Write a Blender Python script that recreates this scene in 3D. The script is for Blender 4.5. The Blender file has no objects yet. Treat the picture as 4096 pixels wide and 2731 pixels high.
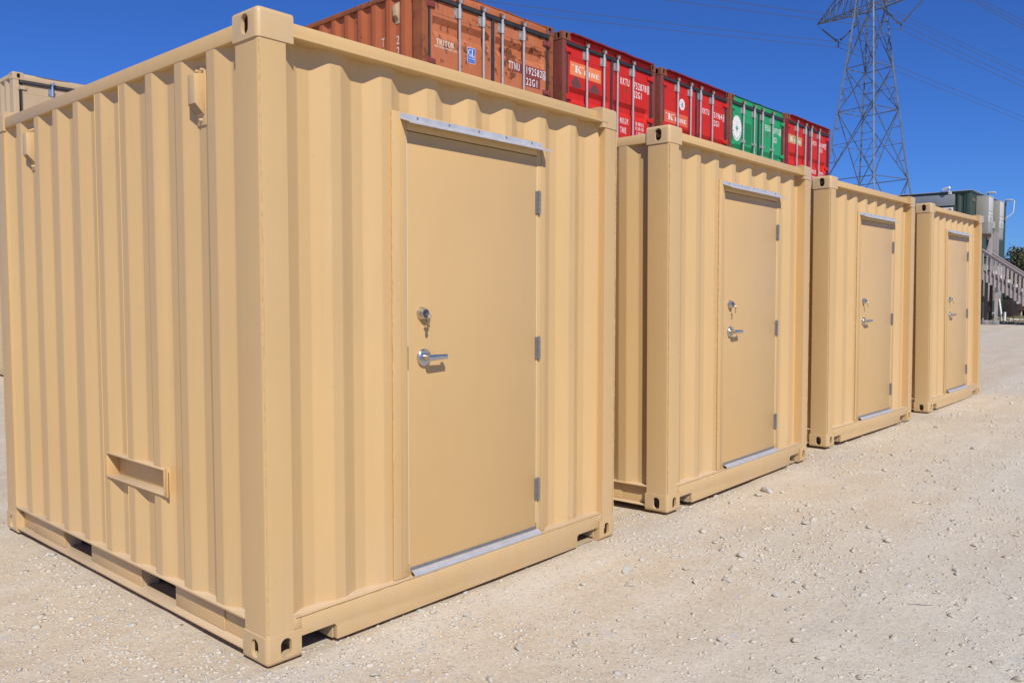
import bpy, bmesh, math, random
import numpy as np
from mathutils import Vector, Matrix, noise as mnoise

random.seed(7)
rng = np.random.default_rng(11)
R_ = math.radians
scene = bpy.context.scene
COL = scene.collection

# ------------------------------------------------------------------ camera, sky, sun, exposure
cam_d = bpy.data.cameras.new('camera')
cam = bpy.data.objects.new('camera', cam_d)
COL.objects.link(cam)
cam_d.sensor_width = 36.0
cam_d.lens = 28.903
cam_d.clip_start = 0.05
cam_d.clip_end = 6000
cam.location = (-1.75531, -2.83398, 1.49079)
cam.rotation_euler = (R_(86.69823), R_(-0.08436), R_(-48.70709))
scene.camera = cam

SUN_TRAVEL = Vector((0.400, 0.615, -0.680)).normalized()
sun_elev = math.asin(-SUN_TRAVEL.z)
world = bpy.data.worlds.new('World')
scene.world = world
world.use_nodes = True
wn = world.node_tree
wn.nodes.clear()
w_out = wn.nodes.new('ShaderNodeOutputWorld')
w_bg = wn.nodes.new('ShaderNodeBackground')
w_sky = wn.nodes.new('ShaderNodeTexSky')
w_sky.sky_type = 'NISHITA'
w_sky.sun_disc = False
w_sky.sun_elevation = sun_elev
w_sky.sun_rotation = math.atan2(-SUN_TRAVEL.x, -SUN_TRAVEL.y)
w_sky.altitude = 300
w_sky.air_density = 1.0
w_sky.dust_density = 0.0
w_sky.ozone_density = 4.0
w_tint = wn.nodes.new('ShaderNodeMix')        # the same deep clear blue all round
w_tint.data_type = 'RGBA'
w_tint.blend_type = 'MULTIPLY'
w_tint.inputs[0].default_value = 1.0
w_tint.inputs[7].default_value = (0.26, 0.505, 1.04, 1)
w_bg.inputs['Strength'].default_value = 0.100
wn.links.new(w_sky.outputs[0], w_tint.inputs[6])
wn.links.new(w_tint.outputs[2], w_bg.inputs['Color'])
wn.links.new(w_bg.outputs[0], w_out.inputs['Surface'])

sun_d = bpy.data.lights.new('sun', 'SUN')
sun_d.energy = 4.35
sun_d.angle = R_(0.53)
sun_d.color = (1.0, 0.945, 0.86)
sun = bpy.data.objects.new('sun', sun_d)
COL.objects.link(sun)
sun.rotation_euler = SUN_TRAVEL.to_track_quat('-Z', 'Y').to_euler()
sun.location = (-20, -30, 40)

vs = scene.view_settings
vs.view_transform = 'Standard'
vs.look = 'None'
vs.gamma = 1.0
vs.use_curve_mapping = False
vs.exposure = 0.0
scene.cycles.max_bounces = 8
scene.cycles.diffuse_bounces = 4

# ------------------------------------------------------------------ materials
def new_mat(name):
    m = bpy.data.materials.new(name)
    m.use_nodes = True
    nt = m.node_tree
    nt.nodes.clear()
    out = nt.nodes.new('ShaderNodeOutputMaterial')
    b = nt.nodes.new('ShaderNodeBsdfPrincipled')
    nt.links.new(b.outputs[0], out.inputs['Surface'])
    return m, nt, b

def N(nt, typ, **kw):
    n = nt.nodes.new(typ)
    for k, v in kw.items():
        if k.startswith('i_'):
            n.inputs[k[2:].replace('_', ' ')].default_value = v
        else:
            setattr(n, k, v)
    return n

def mixc(nt, fac, a, b, blend='MIX'):
    n = nt.nodes.new('ShaderNodeMix')
    n.data_type = 'RGBA'
    n.blend_type = blend
    for sock, v in ((n.inputs[0], fac), (n.inputs[6], a), (n.inputs[7], b)):
        if isinstance(v, (int, float)):
            sock.default_value = v
        elif isinstance(v, (tuple, list)):
            sock.default_value = (*v[:3], 1)
        else:
            nt.links.new(v, sock)
    return n.outputs[2]

def ramp(nt, src, p0, p1, c0=0.0, c1=1.0):
    n = nt.nodes.new('ShaderNodeMapRange')
    n.clamp = True
    n.inputs[1].default_value = p0
    n.inputs[2].default_value = p1
    n.inputs[3].default_value = c0
    n.inputs[4].default_value = c1
    nt.links.new(src, n.inputs[0])
    return n.outputs[0]

def noise_tex(nt, scale, detail=4, rough=0.55, vec=None, stretch=None):
    t = N(nt, 'ShaderNodeTexNoise')
    t.inputs['Scale'].default_value = scale
    t.inputs['Detail'].default_value = detail
    t.inputs['Roughness'].default_value = rough
    if vec is None:
        vec = N(nt, 'ShaderNodeTexCoord').outputs['Object']
    if stretch:
        mp = N(nt, 'ShaderNodeMapping')
        mp.inputs['Scale'].default_value = stretch
        nt.links.new(vec, mp.inputs['Vector'])
        vec = mp.outputs[0]
    nt.links.new(vec, t.inputs['Vector'])
    return t.outputs[0]

def bump(nt, b, h, strength, dist=0.01):
    bp = N(nt, 'ShaderNodeBump')
    bp.inputs['Strength'].default_value = strength
    bp.inputs['Distance'].default_value = dist
    nt.links.new(h, bp.inputs['Height'])
    nt.links.new(bp.outputs[0], b.inputs['Normal'])

def paint(name, col, rough=0.42, var=0.06, rust=0.0, rust_col=(0.10, 0.032, 0.014), chalk=0.0, peel=0.12, rust_scale=9.0, spec=0.5):
    m, nt, b = new_mat(name)
    big = noise_tex(nt, 1.7, 3)
    fac = ramp(nt, big, 0.3, 0.7)
    c = mixc(nt, fac, tuple(x * (1 - var) for x in col), tuple(min(1, x * (1 + var)) for x in col))
    if chalk:
        st = noise_tex(nt, 3.0, 5, 0.6, stretch=(4, 4, 0.5))
        c = mixc(nt, ramp(nt, st, 0.45, 0.8, 0, chalk), c, tuple(min(1, x * 0.75 + 0.16) for x in col))
    if rust:
        n1 = noise_tex(nt, rust_scale, 6, 0.65)
        n2 = noise_tex(nt, 1.3, 2)
        ad = N(nt, 'ShaderNodeMath', operation='MULTIPLY')
        nt.links.new(n1, ad.inputs[0])
        nt.links.new(ramp(nt, n2, 0.25, 0.75, 0.75, 1.25), ad.inputs[1])
        lo = 0.74 - 0.42 * rust
        rf = ramp(nt, ad.outputs[0], lo, lo + 0.055)
        rc = mixc(nt, ramp(nt, noise_tex(nt, 40, 4), 0.35, 0.65), rust_col, tuple(x * 2.3 for x in rust_col))
        c = mixc(nt, rf, c, rc)
        rr = ramp(nt, rf, 0, 1, rough, 0.9)
        nt.links.new(rr, b.inputs['Roughness'])
    else:
        nt.links.new(ramp(nt, noise_tex(nt, 6.0, 4), 0.3, 0.7, rough - 0.06, rough + 0.08), b.inputs['Roughness'])
    nt.links.new(c, b.inputs['Base Color'])
    b.inputs['Specular IOR Level'].default_value = spec
    bump(nt, b, noise_tex(nt, 55, 5, 0.6), peel, 0.004)
    return m

def plain(name, col, rough=0.5, metal=0.0, var=0.08, scale=20, bmp=0.1):
    m, nt, b = new_mat(name)
    f = ramp(nt, noise_tex(nt, scale, 4), 0.3, 0.7)
    nt.links.new(mixc(nt, f, tuple(x * (1 - var) for x in col), tuple(min(1, x * (1 + var)) for x in col)), b.inputs['Base Color'])
    b.inputs['Roughness'].default_value = rough
    b.inputs['Metallic'].default_value = metal
    if bmp:
        bump(nt, b, noise_tex(nt, scale * 4, 3), bmp, 0.002)
    return m

def tan_material():
    m, nt, b = new_mat('tan_paint')
    col = (0.605, 0.402, 0.178)
    geo = N(nt, 'ShaderNodeNewGeometry')
    c = mixc(nt, ramp(nt, noise_tex(nt, 1.1, 3), 0.3, 0.7), tuple(x * 0.965 for x in col), tuple(x * 1.03 for x in col))
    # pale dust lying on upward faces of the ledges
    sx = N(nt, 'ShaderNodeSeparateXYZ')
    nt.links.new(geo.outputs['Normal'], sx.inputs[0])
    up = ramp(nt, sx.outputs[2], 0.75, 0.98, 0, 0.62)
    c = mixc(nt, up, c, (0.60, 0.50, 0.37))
    # road dust splashed on the lowest part, faint run-off streaks
    oz = N(nt, 'ShaderNodeSeparateXYZ')
    nt.links.new(N(nt, 'ShaderNodeTexCoord').outputs['Object'], oz.inputs[0])
    dn = N(nt, 'ShaderNodeMath', operation='MULTIPLY')
    nt.links.new(ramp(nt, oz.outputs[2], 0.02, 0.55, 0.42, 0), dn.inputs[0])
    nt.links.new(ramp(nt, noise_tex(nt, 7, 6, 0.7), 0.32, 0.68, 0.15, 1), dn.inputs[1])
    c = mixc(nt, dn.outputs[0], c, (0.56, 0.455, 0.32))
    c = mixc(nt, ramp(nt, noise_tex(nt, 4, 5, 0.65, stretch=(5, 5, 0.35)), 0.50, 0.75, 0, 0.16), c, (0.46, 0.315, 0.155))
    c = mixc(nt, ramp(nt, noise_tex(nt, 3, 5, 0.65, stretch=(6, 6, 0.5)), 0.55, 0.80, 0, 0.20), c, (0.68, 0.50, 0.27))
    # scattered specks and scuffs
    sp = noise_tex(nt, 38, 2, 0.5)
    c = mixc(nt, ramp(nt, sp, 0.76, 0.80, 0, 0.35), c, (0.30, 0.19, 0.10))
    nt.links.new(c, b.inputs['Base Color'])
    nt.links.new(ramp(nt, noise_tex(nt, 5, 4), 0.3, 0.7, 0.36, 0.50), b.inputs['Roughness'])
    b.inputs['Specular IOR Level'].default_value = 0.45
    h1 = noise_tex(nt, 60, 4, 0.6)
    h2 = noise_tex(nt, 2.2, 2, 0.5)
    ad = N(nt, 'ShaderNodeMath', operation='MULTIPLY_ADD')
    nt.links.new(h2, ad.inputs[0])
    ad.inputs[1].default_value = 3.0
    nt.links.new(h1, ad.inputs[2])
    bump(nt, b, ad.outputs[0], 0.10, 0.004)
    return m

M = {}
M['tan'] = tan_material()
M['tan_old'] = paint('faded_tan_paint', (0.52, 0.39, 0.235), 0.5, 0.05, rust=0.10, rust_col=(0.22, 0.09, 0.03))
M['tan_dusty'] = paint('dusty_tan_paint', (0.50, 0.385, 0.235), 0.75, 0.06, peel=0.2)
M['under'] = paint('underframe_paint', (0.16, 0.13, 0.10), 0.8, 0.1)
M['orange'] = paint('faded_orange_paint', (0.47, 0.145, 0.056), 0.6, 0.10, spec=0.25, rust=0.36, chalk=0.35)
M['orange_side'] = paint('orange_wall_paint', (0.43, 0.120, 0.044), 0.6, 0.08, spec=0.25, rust=0.20, chalk=0.12)
M['red'] = paint('red_paint', (0.56, 0.022, 0.015), 0.55, 0.07, rust=0.16, chalk=0.06, spec=0.22)
M['red_dark'] = paint('dark_red_paint', (0.20, 0.012, 0.014), 0.5, 0.1, rust=0.26)
M['green'] = paint('green_paint', (0.020, 0.31, 0.115), 0.55, 0.07, rust=0.15, chalk=0.06, spec=0.22)
M['green_new'] = paint('green_touch_up', (0.012, 0.20, 0.055), 0.4, 0.03)
M['rust'] = paint('rusty_steel', (0.20, 0.070, 0.034), 0.85, 0.25, rust=0.62, rust_col=(0.085, 0.038, 0.024), rust_scale=5, peel=0.35)
M['rust_orange'] = paint('rusty_orange_post', (0.27, 0.078, 0.025), 0.8, 0.2, rust=0.5, rust_scale=7, peel=0.3)
M['rust_red'] = paint('rusty_red_post', (0.19, 0.035, 0.026), 0.7, 0.2, rust=0.52, rust_scale=5, chalk=0.3)
M['maroon'] = paint('maroon_patch', (0.22, 0.045, 0.035), 0.5, 0.06)
M['rubber'] = plain('black_rubber', (0.028, 0.028, 0.032), 0.6, 0, 0.3, 8, 0.15)
M['galv'] = plain('galvanised_steel', (0.43, 0.42, 0.41), 0.5, 0.35, 0.12, 14, 0.1)
M['zinc'] = plain('bright_zinc', (0.50, 0.55, 0.62), 0.35, 0.8, 0.15, 20, 0.1)
M['alu'] = plain('aluminium', (0.58, 0.58, 0.57), 0.40, 0.35, 0.12, 25, 0.08)
M['galv_strip'] = plain('galvanised_strip', (0.56, 0.565, 0.575), 0.36, 0.35, 0.10, 18, 0.03)
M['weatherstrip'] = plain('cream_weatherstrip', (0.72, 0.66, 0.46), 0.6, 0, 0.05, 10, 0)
M['satin'] = plain('satin_chrome', (0.58, 0.57, 0.56), 0.26, 1.0, 0.05, 30, 0.03)
M['steel_dark'] = plain('keyway_steel', (0.16, 0.16, 0.17), 0.35, 0.9, 0.1, 30, 0.0)
M['hinge'] = plain('hinge_steel', (0.22, 0.215, 0.21), 0.4, 0.35, 0.15, 30, 0.05)
M['brass'] = plain('brass', (0.62, 0.46, 0.20), 0.32, 1.0, 0.1, 40, 0.0)
M['black'] = plain('dark_void', (0.012, 0.012, 0.012), 0.9)
M['white'] = plain('white_print', (0.78, 0.76, 0.72), 0.6, 0, 0.10, 30, 0)
M['white_old'] = plain('worn_white_print', (0.72, 0.66, 0.52), 0.6, 0, 0.15, 30, 0)
M['blue'] = plain('blue_sticker', (0.012, 0.13, 0.52), 0.4, 0, 0.04, 10, 0)
M['sign_orange'] = plain('orange_sign_paint', (0.78, 0.22, 0.075), 0.5, 0, 0.05, 4, 0)
M['sign_tan'] = plain('tan_sign_paint', (0.52, 0.30, 0.10), 0.5, 0, 0.05, 4, 0)
M['sign_red'] = plain('faded_orange_sign', (0.70, 0.125, 0.055), 0.5, 0, 0.05, 4, 0)
M['dgreen'] = paint('dark_green_paint', (0.040, 0.064, 0.046), 0.5, 0.1)
M['grey_panel'] = paint('grey_panel', (0.20, 0.22, 0.24), 0.5, 0.1, chalk=0.2)
M['ac'] = plain('beige_casing', (0.33, 0.315, 0.265), 0.5, 0, 0.03, 3, 0.02)
M['ac_front'] = plain('pale_casing', (0.60, 0.59, 0.54), 0.45, 0, 0.03, 3, 0.02)
M['concrete'] = plain('concrete', (0.30, 0.29, 0.28), 0.9, 0, 0.2, 8, 0.4)
M['pvc'] = plain('white_pvc', (0.75, 0.75, 0.74), 0.4, 0, 0.05, 6, 0.0)
M['stone'] = None
M['bronze'] = plain('grey_decal_residue', (0.135, 0.045, 0.045), 0.7, 0, 0.2, 40, 0)

def wood_mat(name, col):
    m, nt, b = new_mat(name)
    g = noise_tex(nt, 5, 6, 0.65, stretch=(9, 9, 0.8))
    c = mixc(nt, ramp(nt, g, 0.25, 0.75), tuple(x * 0.62 for x in col), tuple(x * 1.25 for x in col))
    nt.links.new(c, b.inputs['Base Color'])
    b.inputs['Roughness'].default_value = 0.85
    bump(nt, b, g, 0.5, 0.006)
    return m
M['wood'] = wood_mat('weathered_wood', (0.43, 0.375, 0.345))
M['wood_dark'] = wood_mat('brown_timber', (0.10, 0.055, 0.034))
M['wood_black'] = wood_mat('dark_timber', (0.035, 0.024, 0.02))
M['bark'] = wood_mat('bark', (0.09, 0.07, 0.055))

def glass_mat():
    m, nt, b = new_mat('window_glass')
    b.inputs['Base Color'].default_value = (0.02, 0.035, 0.05, 1)
    b.inputs['Roughness'].default_value = 0.05
    b.inputs['Specular IOR Level'].default_value = 0.8
    return m
M['glass'] = glass_mat()

def tower_mat():
    m, nt, b = new_mat('tower_galvanised_haze')
    n = noise_tex(nt, 1.5, 3)
    nt.links.new(mixc(nt, ramp(nt, n, 0.3, 0.7), (0.075, 0.092, 0.118), (0.15, 0.17, 0.20)), b.inputs['Base Color'])  # cool blue of the steel has the haze of the air mixed in
    b.inputs['Metallic'].default_value = 0.3
    b.inputs['Roughness'].default_value = 0.55
    return m
M['tower'] = tower_mat()
M['insulator'] = plain('grey_insulator', (0.11, 0.10, 0.12), 0.4, 0, 0.1)
M['wire'] = plain('conductor_wire', (0.10, 0.10, 0.11), 0.5, 0.4, 0.05, 5, 0)

def foliage_mat(name, a, b_):
    m, nt, b = new_mat(name)
    geo = N(nt, 'ShaderNodeNewGeometry')
    c = mixc(nt, geo.outputs['Random Per Island'], a, b_)
    nt.links.new(c, b.inputs['Base Color'])
    b.inputs['Roughness'].default_value = 0.7
    return m
M['leaf'] = foliage_mat('juniper_foliage', (0.034, 0.050, 0.017), (0.110, 0.112, 0.045))
M['grass'] = foliage_mat('dry_grass', (0.10, 0.12, 0.035), (0.30, 0.25, 0.12))

def stone_mat(name, warm=True):
    m, nt, b = new_mat(name)
    geo = N(nt, 'ShaderNodeNewGeometry')
    r = geo.outputs['Random Per Island']
    c = mixc(nt, r, (0.51, 0.450, 0.350), (0.62, 0.575, 0.480))
    wn_ = N(nt, 'ShaderNodeTexWhiteNoise', noise_dimensions='1D')
    nt.links.new(r, wn_.inputs['W'])
    c = mixc(nt, ramp(nt, wn_.outputs[0], 0.72, 0.86, 0, 0.8), c, (0.48, 0.475, 0.455))
    c = mixc(nt, ramp(nt, noise_tex(nt, 45, 5), 0.3, 0.75, 0, 0.6), c, (0.58, 0.525, 0.43))
    nt.links.new(c, b.inputs['Base Color'])
    b.inputs['Roughness'].default_value = 0.9
    b.inputs['Specular IOR Level'].default_value = 0.25
    bump(nt, b, noise_tex(nt, 90, 5), 0.5, 0.006)
    return m
M['stone'] = stone_mat('limestone_gravel')
M['stone_big'] = stone_mat('limestone_lump')

def ground_mat():
    m, nt, b = new_mat('limestone_yard')
    co = N(nt, 'ShaderNodeTexCoord').outputs['Object']
    sep = N(nt, 'ShaderNodeSeparateXYZ')
    nt.links.new(co, sep.inputs[0])
    big = noise_tex(nt, 0.32, 4, 0.6, co)
    # wheel-packed lane greyer; warm tone by the containers paints in bounce from their walls
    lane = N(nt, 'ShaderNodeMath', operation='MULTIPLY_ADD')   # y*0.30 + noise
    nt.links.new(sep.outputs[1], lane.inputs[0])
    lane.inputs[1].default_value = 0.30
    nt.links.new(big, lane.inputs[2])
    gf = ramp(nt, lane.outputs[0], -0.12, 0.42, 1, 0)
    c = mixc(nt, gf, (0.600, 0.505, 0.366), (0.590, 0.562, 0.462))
    # faint wheel tracks running along the row
    tr = noise_tex(nt, 1.0, 4, 0.6, co, stretch=(0.10, 2.6, 1))
    c = mixc(nt, ramp(nt, tr, 0.52, 0.66, 0, 0.5), c, (0.66, 0.625, 0.545))
    c = mixc(nt, ramp(nt, tr, 0.46, 0.34, 0, 0.35), c, (0.50, 0.42, 0.325))
    med = noise_tex(nt, 2.2, 6, 0.62, co)
    c = mixc(nt, ramp(nt, med, 0.48, 0.72, 0, 0.7), c, (0.67, 0.622, 0.51))
    c = mixc(nt, ramp(nt, noise_tex(nt, 1.1, 5, 0.6, co, stretch=(0.5, 1.6, 1)), 0.56, 0.75, 0, 0.4), c, (0.46, 0.445, 0.395))
    fine = noise_tex(nt, 34, 5, 0.65, co)
    c = mixc(nt, ramp(nt, fine, 0.28, 0.47, 0.55, 0), c, (0.41, 0.335, 0.25))
    c = mixc(nt, ramp(nt, fine, 0.56, 0.74, 0, 0.55), c, (0.70, 0.638, 0.50))
    vor = N(nt, 'ShaderNodeTexVoronoi')
    vor.inputs['Scale'].default_value = 90
    nt.links.new(co, vor.inputs['Vector'])
    sc = N(nt, 'ShaderNodeSeparateColor')
    nt.links.new(vor.outputs['Color'], sc.inputs[0])
    c = mixc(nt, ramp(nt, sc.outputs[0], 0.78, 0.95, 0, 0.5), c, (0.68, 0.635, 0.545))
    c = mixc(nt, ramp(nt, sc.outputs[1], 0.90, 0.98, 0, 0.5), c, (0.34, 0.31, 0.29))
    # flat flakes of grey limestone trodden into the surface
    v3 = N(nt, 'ShaderNodeTexVoronoi')
    v3.inputs['Scale'].default_value = 9.0
    nt.links.new(co, v3.inputs['Vector'])
    s3 = N(nt, 'ShaderNodeSeparateColor')
    nt.links.new(v3.outputs['Color'], s3.inputs[0])
    flake = N(nt, 'ShaderNodeMath', operation='MULTIPLY')
    nt.links.new(ramp(nt, s3.outputs[0], 0.84, 0.88), flake.inputs[0])
    d3 = N(nt, 'ShaderNodeMath', operation='MULTIPLY_ADD')
    nt.links.new(noise_tex(nt, 20, 3, 0.6, co), d3.inputs[0])
    d3.inputs[1].default_value = 0.35
    nt.links.new(v3.outputs['Distance'], d3.inputs[2])
    nt.links.new(ramp(nt, d3.outputs[0], 0.36, 0.44, 1, 0), flake.inputs[1])
    ff = N(nt, 'ShaderNodeMath', operation='MULTIPLY')
    nt.links.new(flake.outputs[0], ff.inputs[0]); ff.inputs[1].default_value = 0.6
    c = mixc(nt, ff.outputs[0], c, (0.51, 0.51, 0.48))
    nt.links.new(c, b.inputs['Base Color'])
    b.inputs['Roughness'].default_value = 0.95
    b.inputs['Specular IOR Level'].default_value = 0.12
    ad = N(nt, 'ShaderNodeMath', operation='MULTIPLY_ADD')
    nt.links.new(fine, ad.inputs[0])
    ad.inputs[1].default_value = 1.0
    nt.links.new(noise_tex(nt, 120, 3, 0.6, co), ad.inputs[2])
    bump(nt, b, ad.outputs[0], 0.60, 0.008)
    return m
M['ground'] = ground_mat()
M['soil'] = paint('dry_soil', (0.24, 0.19, 0.13), 0.95, 0.3, peel=0.6)

# ------------------------------------------------------------------ mesh helpers
def link(o, parent=None):
    COL.objects.link(o)
    if parent is not None:
        o.parent = parent
    return o

class MB:
    """collects faces and links them as one mesh object"""
    def __init__(self):
        self.v, self.f, self.mi = [], [], []
        self.cur = 0
    def add(self, vs_, fs_):
        o = len(self.v)
        self.v += [tuple(p) for p in vs_]
        self.f += [tuple(i + o for i in f) for f in fs_]
        self.mi += [self.cur] * len(fs_)
        return self
    def box(self, x0, x1, y0, y1, z0, z1):
        x0, x1 = min(x0, x1), max(x0, x1); y0, y1 = min(y0, y1), max(y0, y1); z0, z1 = min(z0, z1), max(z0, z1)
        self.add([(x0, y0, z0), (x1, y0, z0), (x1, y1, z0), (x0, y1, z0), (x0, y0, z1), (x1, y0, z1), (x1, y1, z1), (x0, y1, z1)],
                 [(0, 3, 2, 1), (4, 5, 6, 7), (0, 1, 5, 4), (1, 2, 6, 5), (2, 3, 7, 6), (3, 0, 4, 7)])
        return self
    def prism(self, poly, axis, a, b):
        """poly: 2-D outline (ccw) extruded along axis from a to b"""
        def P(u, w, t):
            return {'x': (t, u, w), 'y': (u, t, w), 'z': (u, w, t)}[axis]
        n = len(poly)
        vs_ = [P(u, w, a) for u, w in poly] + [P(u, w, b) for u, w in poly]
        fs_ = [tuple(range(n)), tuple(reversed(range(n, 2 * n)))]
        fs_ += [(i, i + n, (i + 1) % n + n, (i + 1) % n) for i in range(n)]
        return self.add(vs_, fs_)
    def tube(self, pts, r, n=8, cap=True):
        pts = [Vector(p) for p in pts]
        rs = r if isinstance(r, (list, tuple)) else [r] * len(pts)
        o = len(self.v)
        vs_, fs_ = [], []
        up = None
        for i, p in enumerate(pts):
            d = (pts[min(i + 1, len(pts) - 1)] - pts[max(i - 1, 0)]).normalized()
            if up is None:
                up = d.orthogonal().normalized()
            up = (up - d * up.dot(d))
            up = up.normalized() if up.length > 1e-6 else d.orthogonal().normalized()
            s = d.cross(up)
            for k in range(n):
                a = 2 * math.pi * k / n
                vs_.append(p + (up * math.cos(a) + s * math.sin(a)) * rs[i])
        for i in range(len(pts) - 1):
            for k in range(n):
                fs_.append((i * n + k, i * n + (k + 1) % n, (i + 1) * n + (k + 1) % n, (i + 1) * n + k))
        if cap:
            fs_.append(tuple(reversed(range(n))))
            fs_.append(tuple(range((len(pts) - 1) * n, len(pts) * n)))
        return self.add(vs_, fs_)
    def bar(self, p, q, w, h=None):
        """square bar between two points"""
        h = h or w
        p, q = Vector(p), Vector(q)
        d = (q - p).normalized()
        s = d.cross(Vector((0, 0, 1)))
        if s.length < 1e-4:
            s = Vector((1, 0, 0))
        s.normalize()
        u = s.cross(d).normalized()
        vs_ = []
        for t in (p, q):
            for a, b in ((-1, -1), (1, -1), (1, 1), (-1, 1)):
                vs_.append(t + s * (a * w / 2) + u * (b * h / 2))
        return self.add(vs_, [(0, 1, 2, 3), (7, 6, 5, 4), (0, 4, 5, 1), (1, 5, 6, 2), (2, 6, 7, 3), (3, 7, 4, 0)])
    def lathe(self, prof, axis_o, axis='y', n=24, sgn=1):
        """prof: (distance along axis, radius)"""
        vs_, fs_ = [], []
        o = Vector(axis_o)
        for t, r in prof:
            for k in range(n):
                a = 2 * math.pi * k / n
                c, s = r * math.cos(a), r * math.sin(a)
                vs_.append(o + Vector({'y': (c, sgn * t, s), 'x': (sgn * t, c, s), 'z': (c, s, t)}[axis]))
        m = len(prof)
        for i in range(m - 1):
            for k in range(n):
                fs_.append((i * n + k, i * n + (k + 1) % n, (i + 1) * n + (k + 1) % n, (i + 1) * n + k))
        fs_.append(tuple(range(n)))
        fs_.append(tuple(range((m - 1) * n, m * n)))
        return self.add(vs_, fs_)
    def mesh(self, name, mats, bevel=0.0, seg=2, smooth=35.0, fix=True):
        me = bpy.data.meshes.new(name)
        me.from_pydata(self.v, [], self.f)
        if not isinstance(mats, (list, tuple)):
            mats = [mats]
        for m in mats:
            me.materials.append(m)
        me.polygons.foreach_set('material_index', self.mi)
        if fix or bevel:
            bm = bmesh.new()
            bm.from_mesh(me)
            if fix:
                bmesh.ops.recalc_face_normals(bm, faces=bm.faces)
            if bevel:
                ed = [e for e in bm.edges if len(e.link_faces) == 2 and e.calc_face_angle(0) > R_(25)]
                bmesh.ops.bevel(bm, geom=ed, offset=bevel, segments=seg, affect='EDGES', profile=0.5, clamp_overlap=True)
            bm.to_mesh(me)
            bm.free()
        if smooth:
            me.polygons.foreach_set('use_smooth', [True] * len(me.polygons))
            me.set_sharp_from_angle(angle=R_(smooth))
        me.update()
        return me
    def build(self, name, mats, parent=None, bevel=0.0, seg=2, smooth=35.0, fix=True):
        return link(bpy.data.objects.new(name, self.mesh(name, mats, bevel, seg, smooth, fix)), parent)

def empty(name, loc=(0, 0, 0), rz=0.0, rot=None):
    o = bpy.data.objects.new(name, None)
    o.empty_display_size = 0.2
    o.location = loc
    o.rotation_euler = rot if rot else (0, 0, rz)
    return link(o)

def tag(o, label=None, cat=None, group=None, kind=None):
    for k, v in (('label', label), ('category', cat), ('group', group), ('kind', kind)):
        if v:
            o[k] = v
    return o

def inst(me, name, parent=None, loc=None, rot=None, scale=None):
    o = bpy.data.objects.new(name, me)
    if loc is not None: o.location = loc
    if rot is not None: o.rotation_euler = rot
    if scale is not None: o.scale = scale
    return link(o, parent)

def copy_tree(o, parent=None):
    c = o.copy()
    COL.objects.link(c)
    c.parent = parent
    for ch in list(o.children):
        copy_tree(ch, c)
    return c

def ground_rise(x):
    return 0.024 * math.log(1 + math.exp(min((x - 7) / 2, 60)))

# ------------------------------------------------------------------ ground
def value_noise(x, y, cell, seed):
    r = np.random.default_rng(seed)
    T = r.random((256, 256))
    u, v = x / cell, y / cell
    i, j = np.floor(u).astype(int), np.floor(v).astype(int)
    fu, fv = u - i, v - j
    fu, fv = fu * fu * (3 - 2 * fu), fv * fv * (3 - 2 * fv)
    a = T[i & 255, j & 255]; b = T[(i + 1) & 255, j & 255]; c = T[i & 255, (j + 1) & 255]; d = T[(i + 1) & 255, (j + 1) & 255]
    return (a * (1 - fu) + b * fu) * (1 - fv) + (c * (1 - fu) + d * fu) * fv - 0.5

def ground_z(x, y):
    x = np.asarray(x, float); y = np.asarray(y, float)
    rise = 0.024 * np.log1p(np.exp(np.clip((x - 7) / 2, -50, 50)))
    rise = np.minimum(rise, 0.40)
    z = rise - 0.012
    z = z + 0.010 * value_noise(x * 0.14, y, 0.45, 9) + 0.012 * value_noise(x, y, 1.3, 1) + 0.009 * value_noise(x, y, 0.42, 2)
    z = z + 0.0045 * value_noise(x, y, 0.15, 3) + 0.0036 * value_noise(x, y, 0.065, 4)
    return z

def axis_coords(lo, hi, step, far, g=1.22):
    c = list(np.arange(lo, hi + step / 2, step))
    s = step
    while c[-1] < far:
        s *= g
        c.append(c[-1] + s)
    s = step
    while c[0] > -far:
        s *= g
        c.insert(0, c[0] - s)
    return np.array(c)

def make_ground():
    xs = axis_coords(-2.2, 11.0, 0.030, 2500)
    ys = axis_coords(-4.2, 3.6, 0.030, 2500)
    X, Y = np.meshgrid(xs, ys, indexing='ij')
    Z = ground_z(X, Y)
    nx, ny = len(xs), len(ys)
    co = np.stack([X, Y, Z], -1).reshape(-1, 3)
    idx = np.arange(nx * ny).reshape(nx, ny)
    q = np.stack([idx[:-1, :-1], idx[1:, :-1], idx[1:, 1:], idx[:-1, 1:]], -1).reshape(-1, 4)
    me = bpy.data.meshes.new('gravel_yard')
    me.vertices.add(len(co)); me.vertices.foreach_set('co', co.ravel())
    me.loops.add(q.size); me.loops.foreach_set('vertex_index', q.ravel())
    me.polygons.add(len(q))
    me.polygons.foreach_set('loop_start', np.arange(0, q.size, 4))
    me.update(calc_edges=True)
    me.polygons.foreach_set('use_smooth', np.ones(len(q), bool))
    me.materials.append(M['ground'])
    o = link(bpy.data.objects.new('ground', me))
    tag(o, 'pale crushed limestone yard of packed dust and gravel', kind='structure')
    return o
make_ground()

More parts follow.
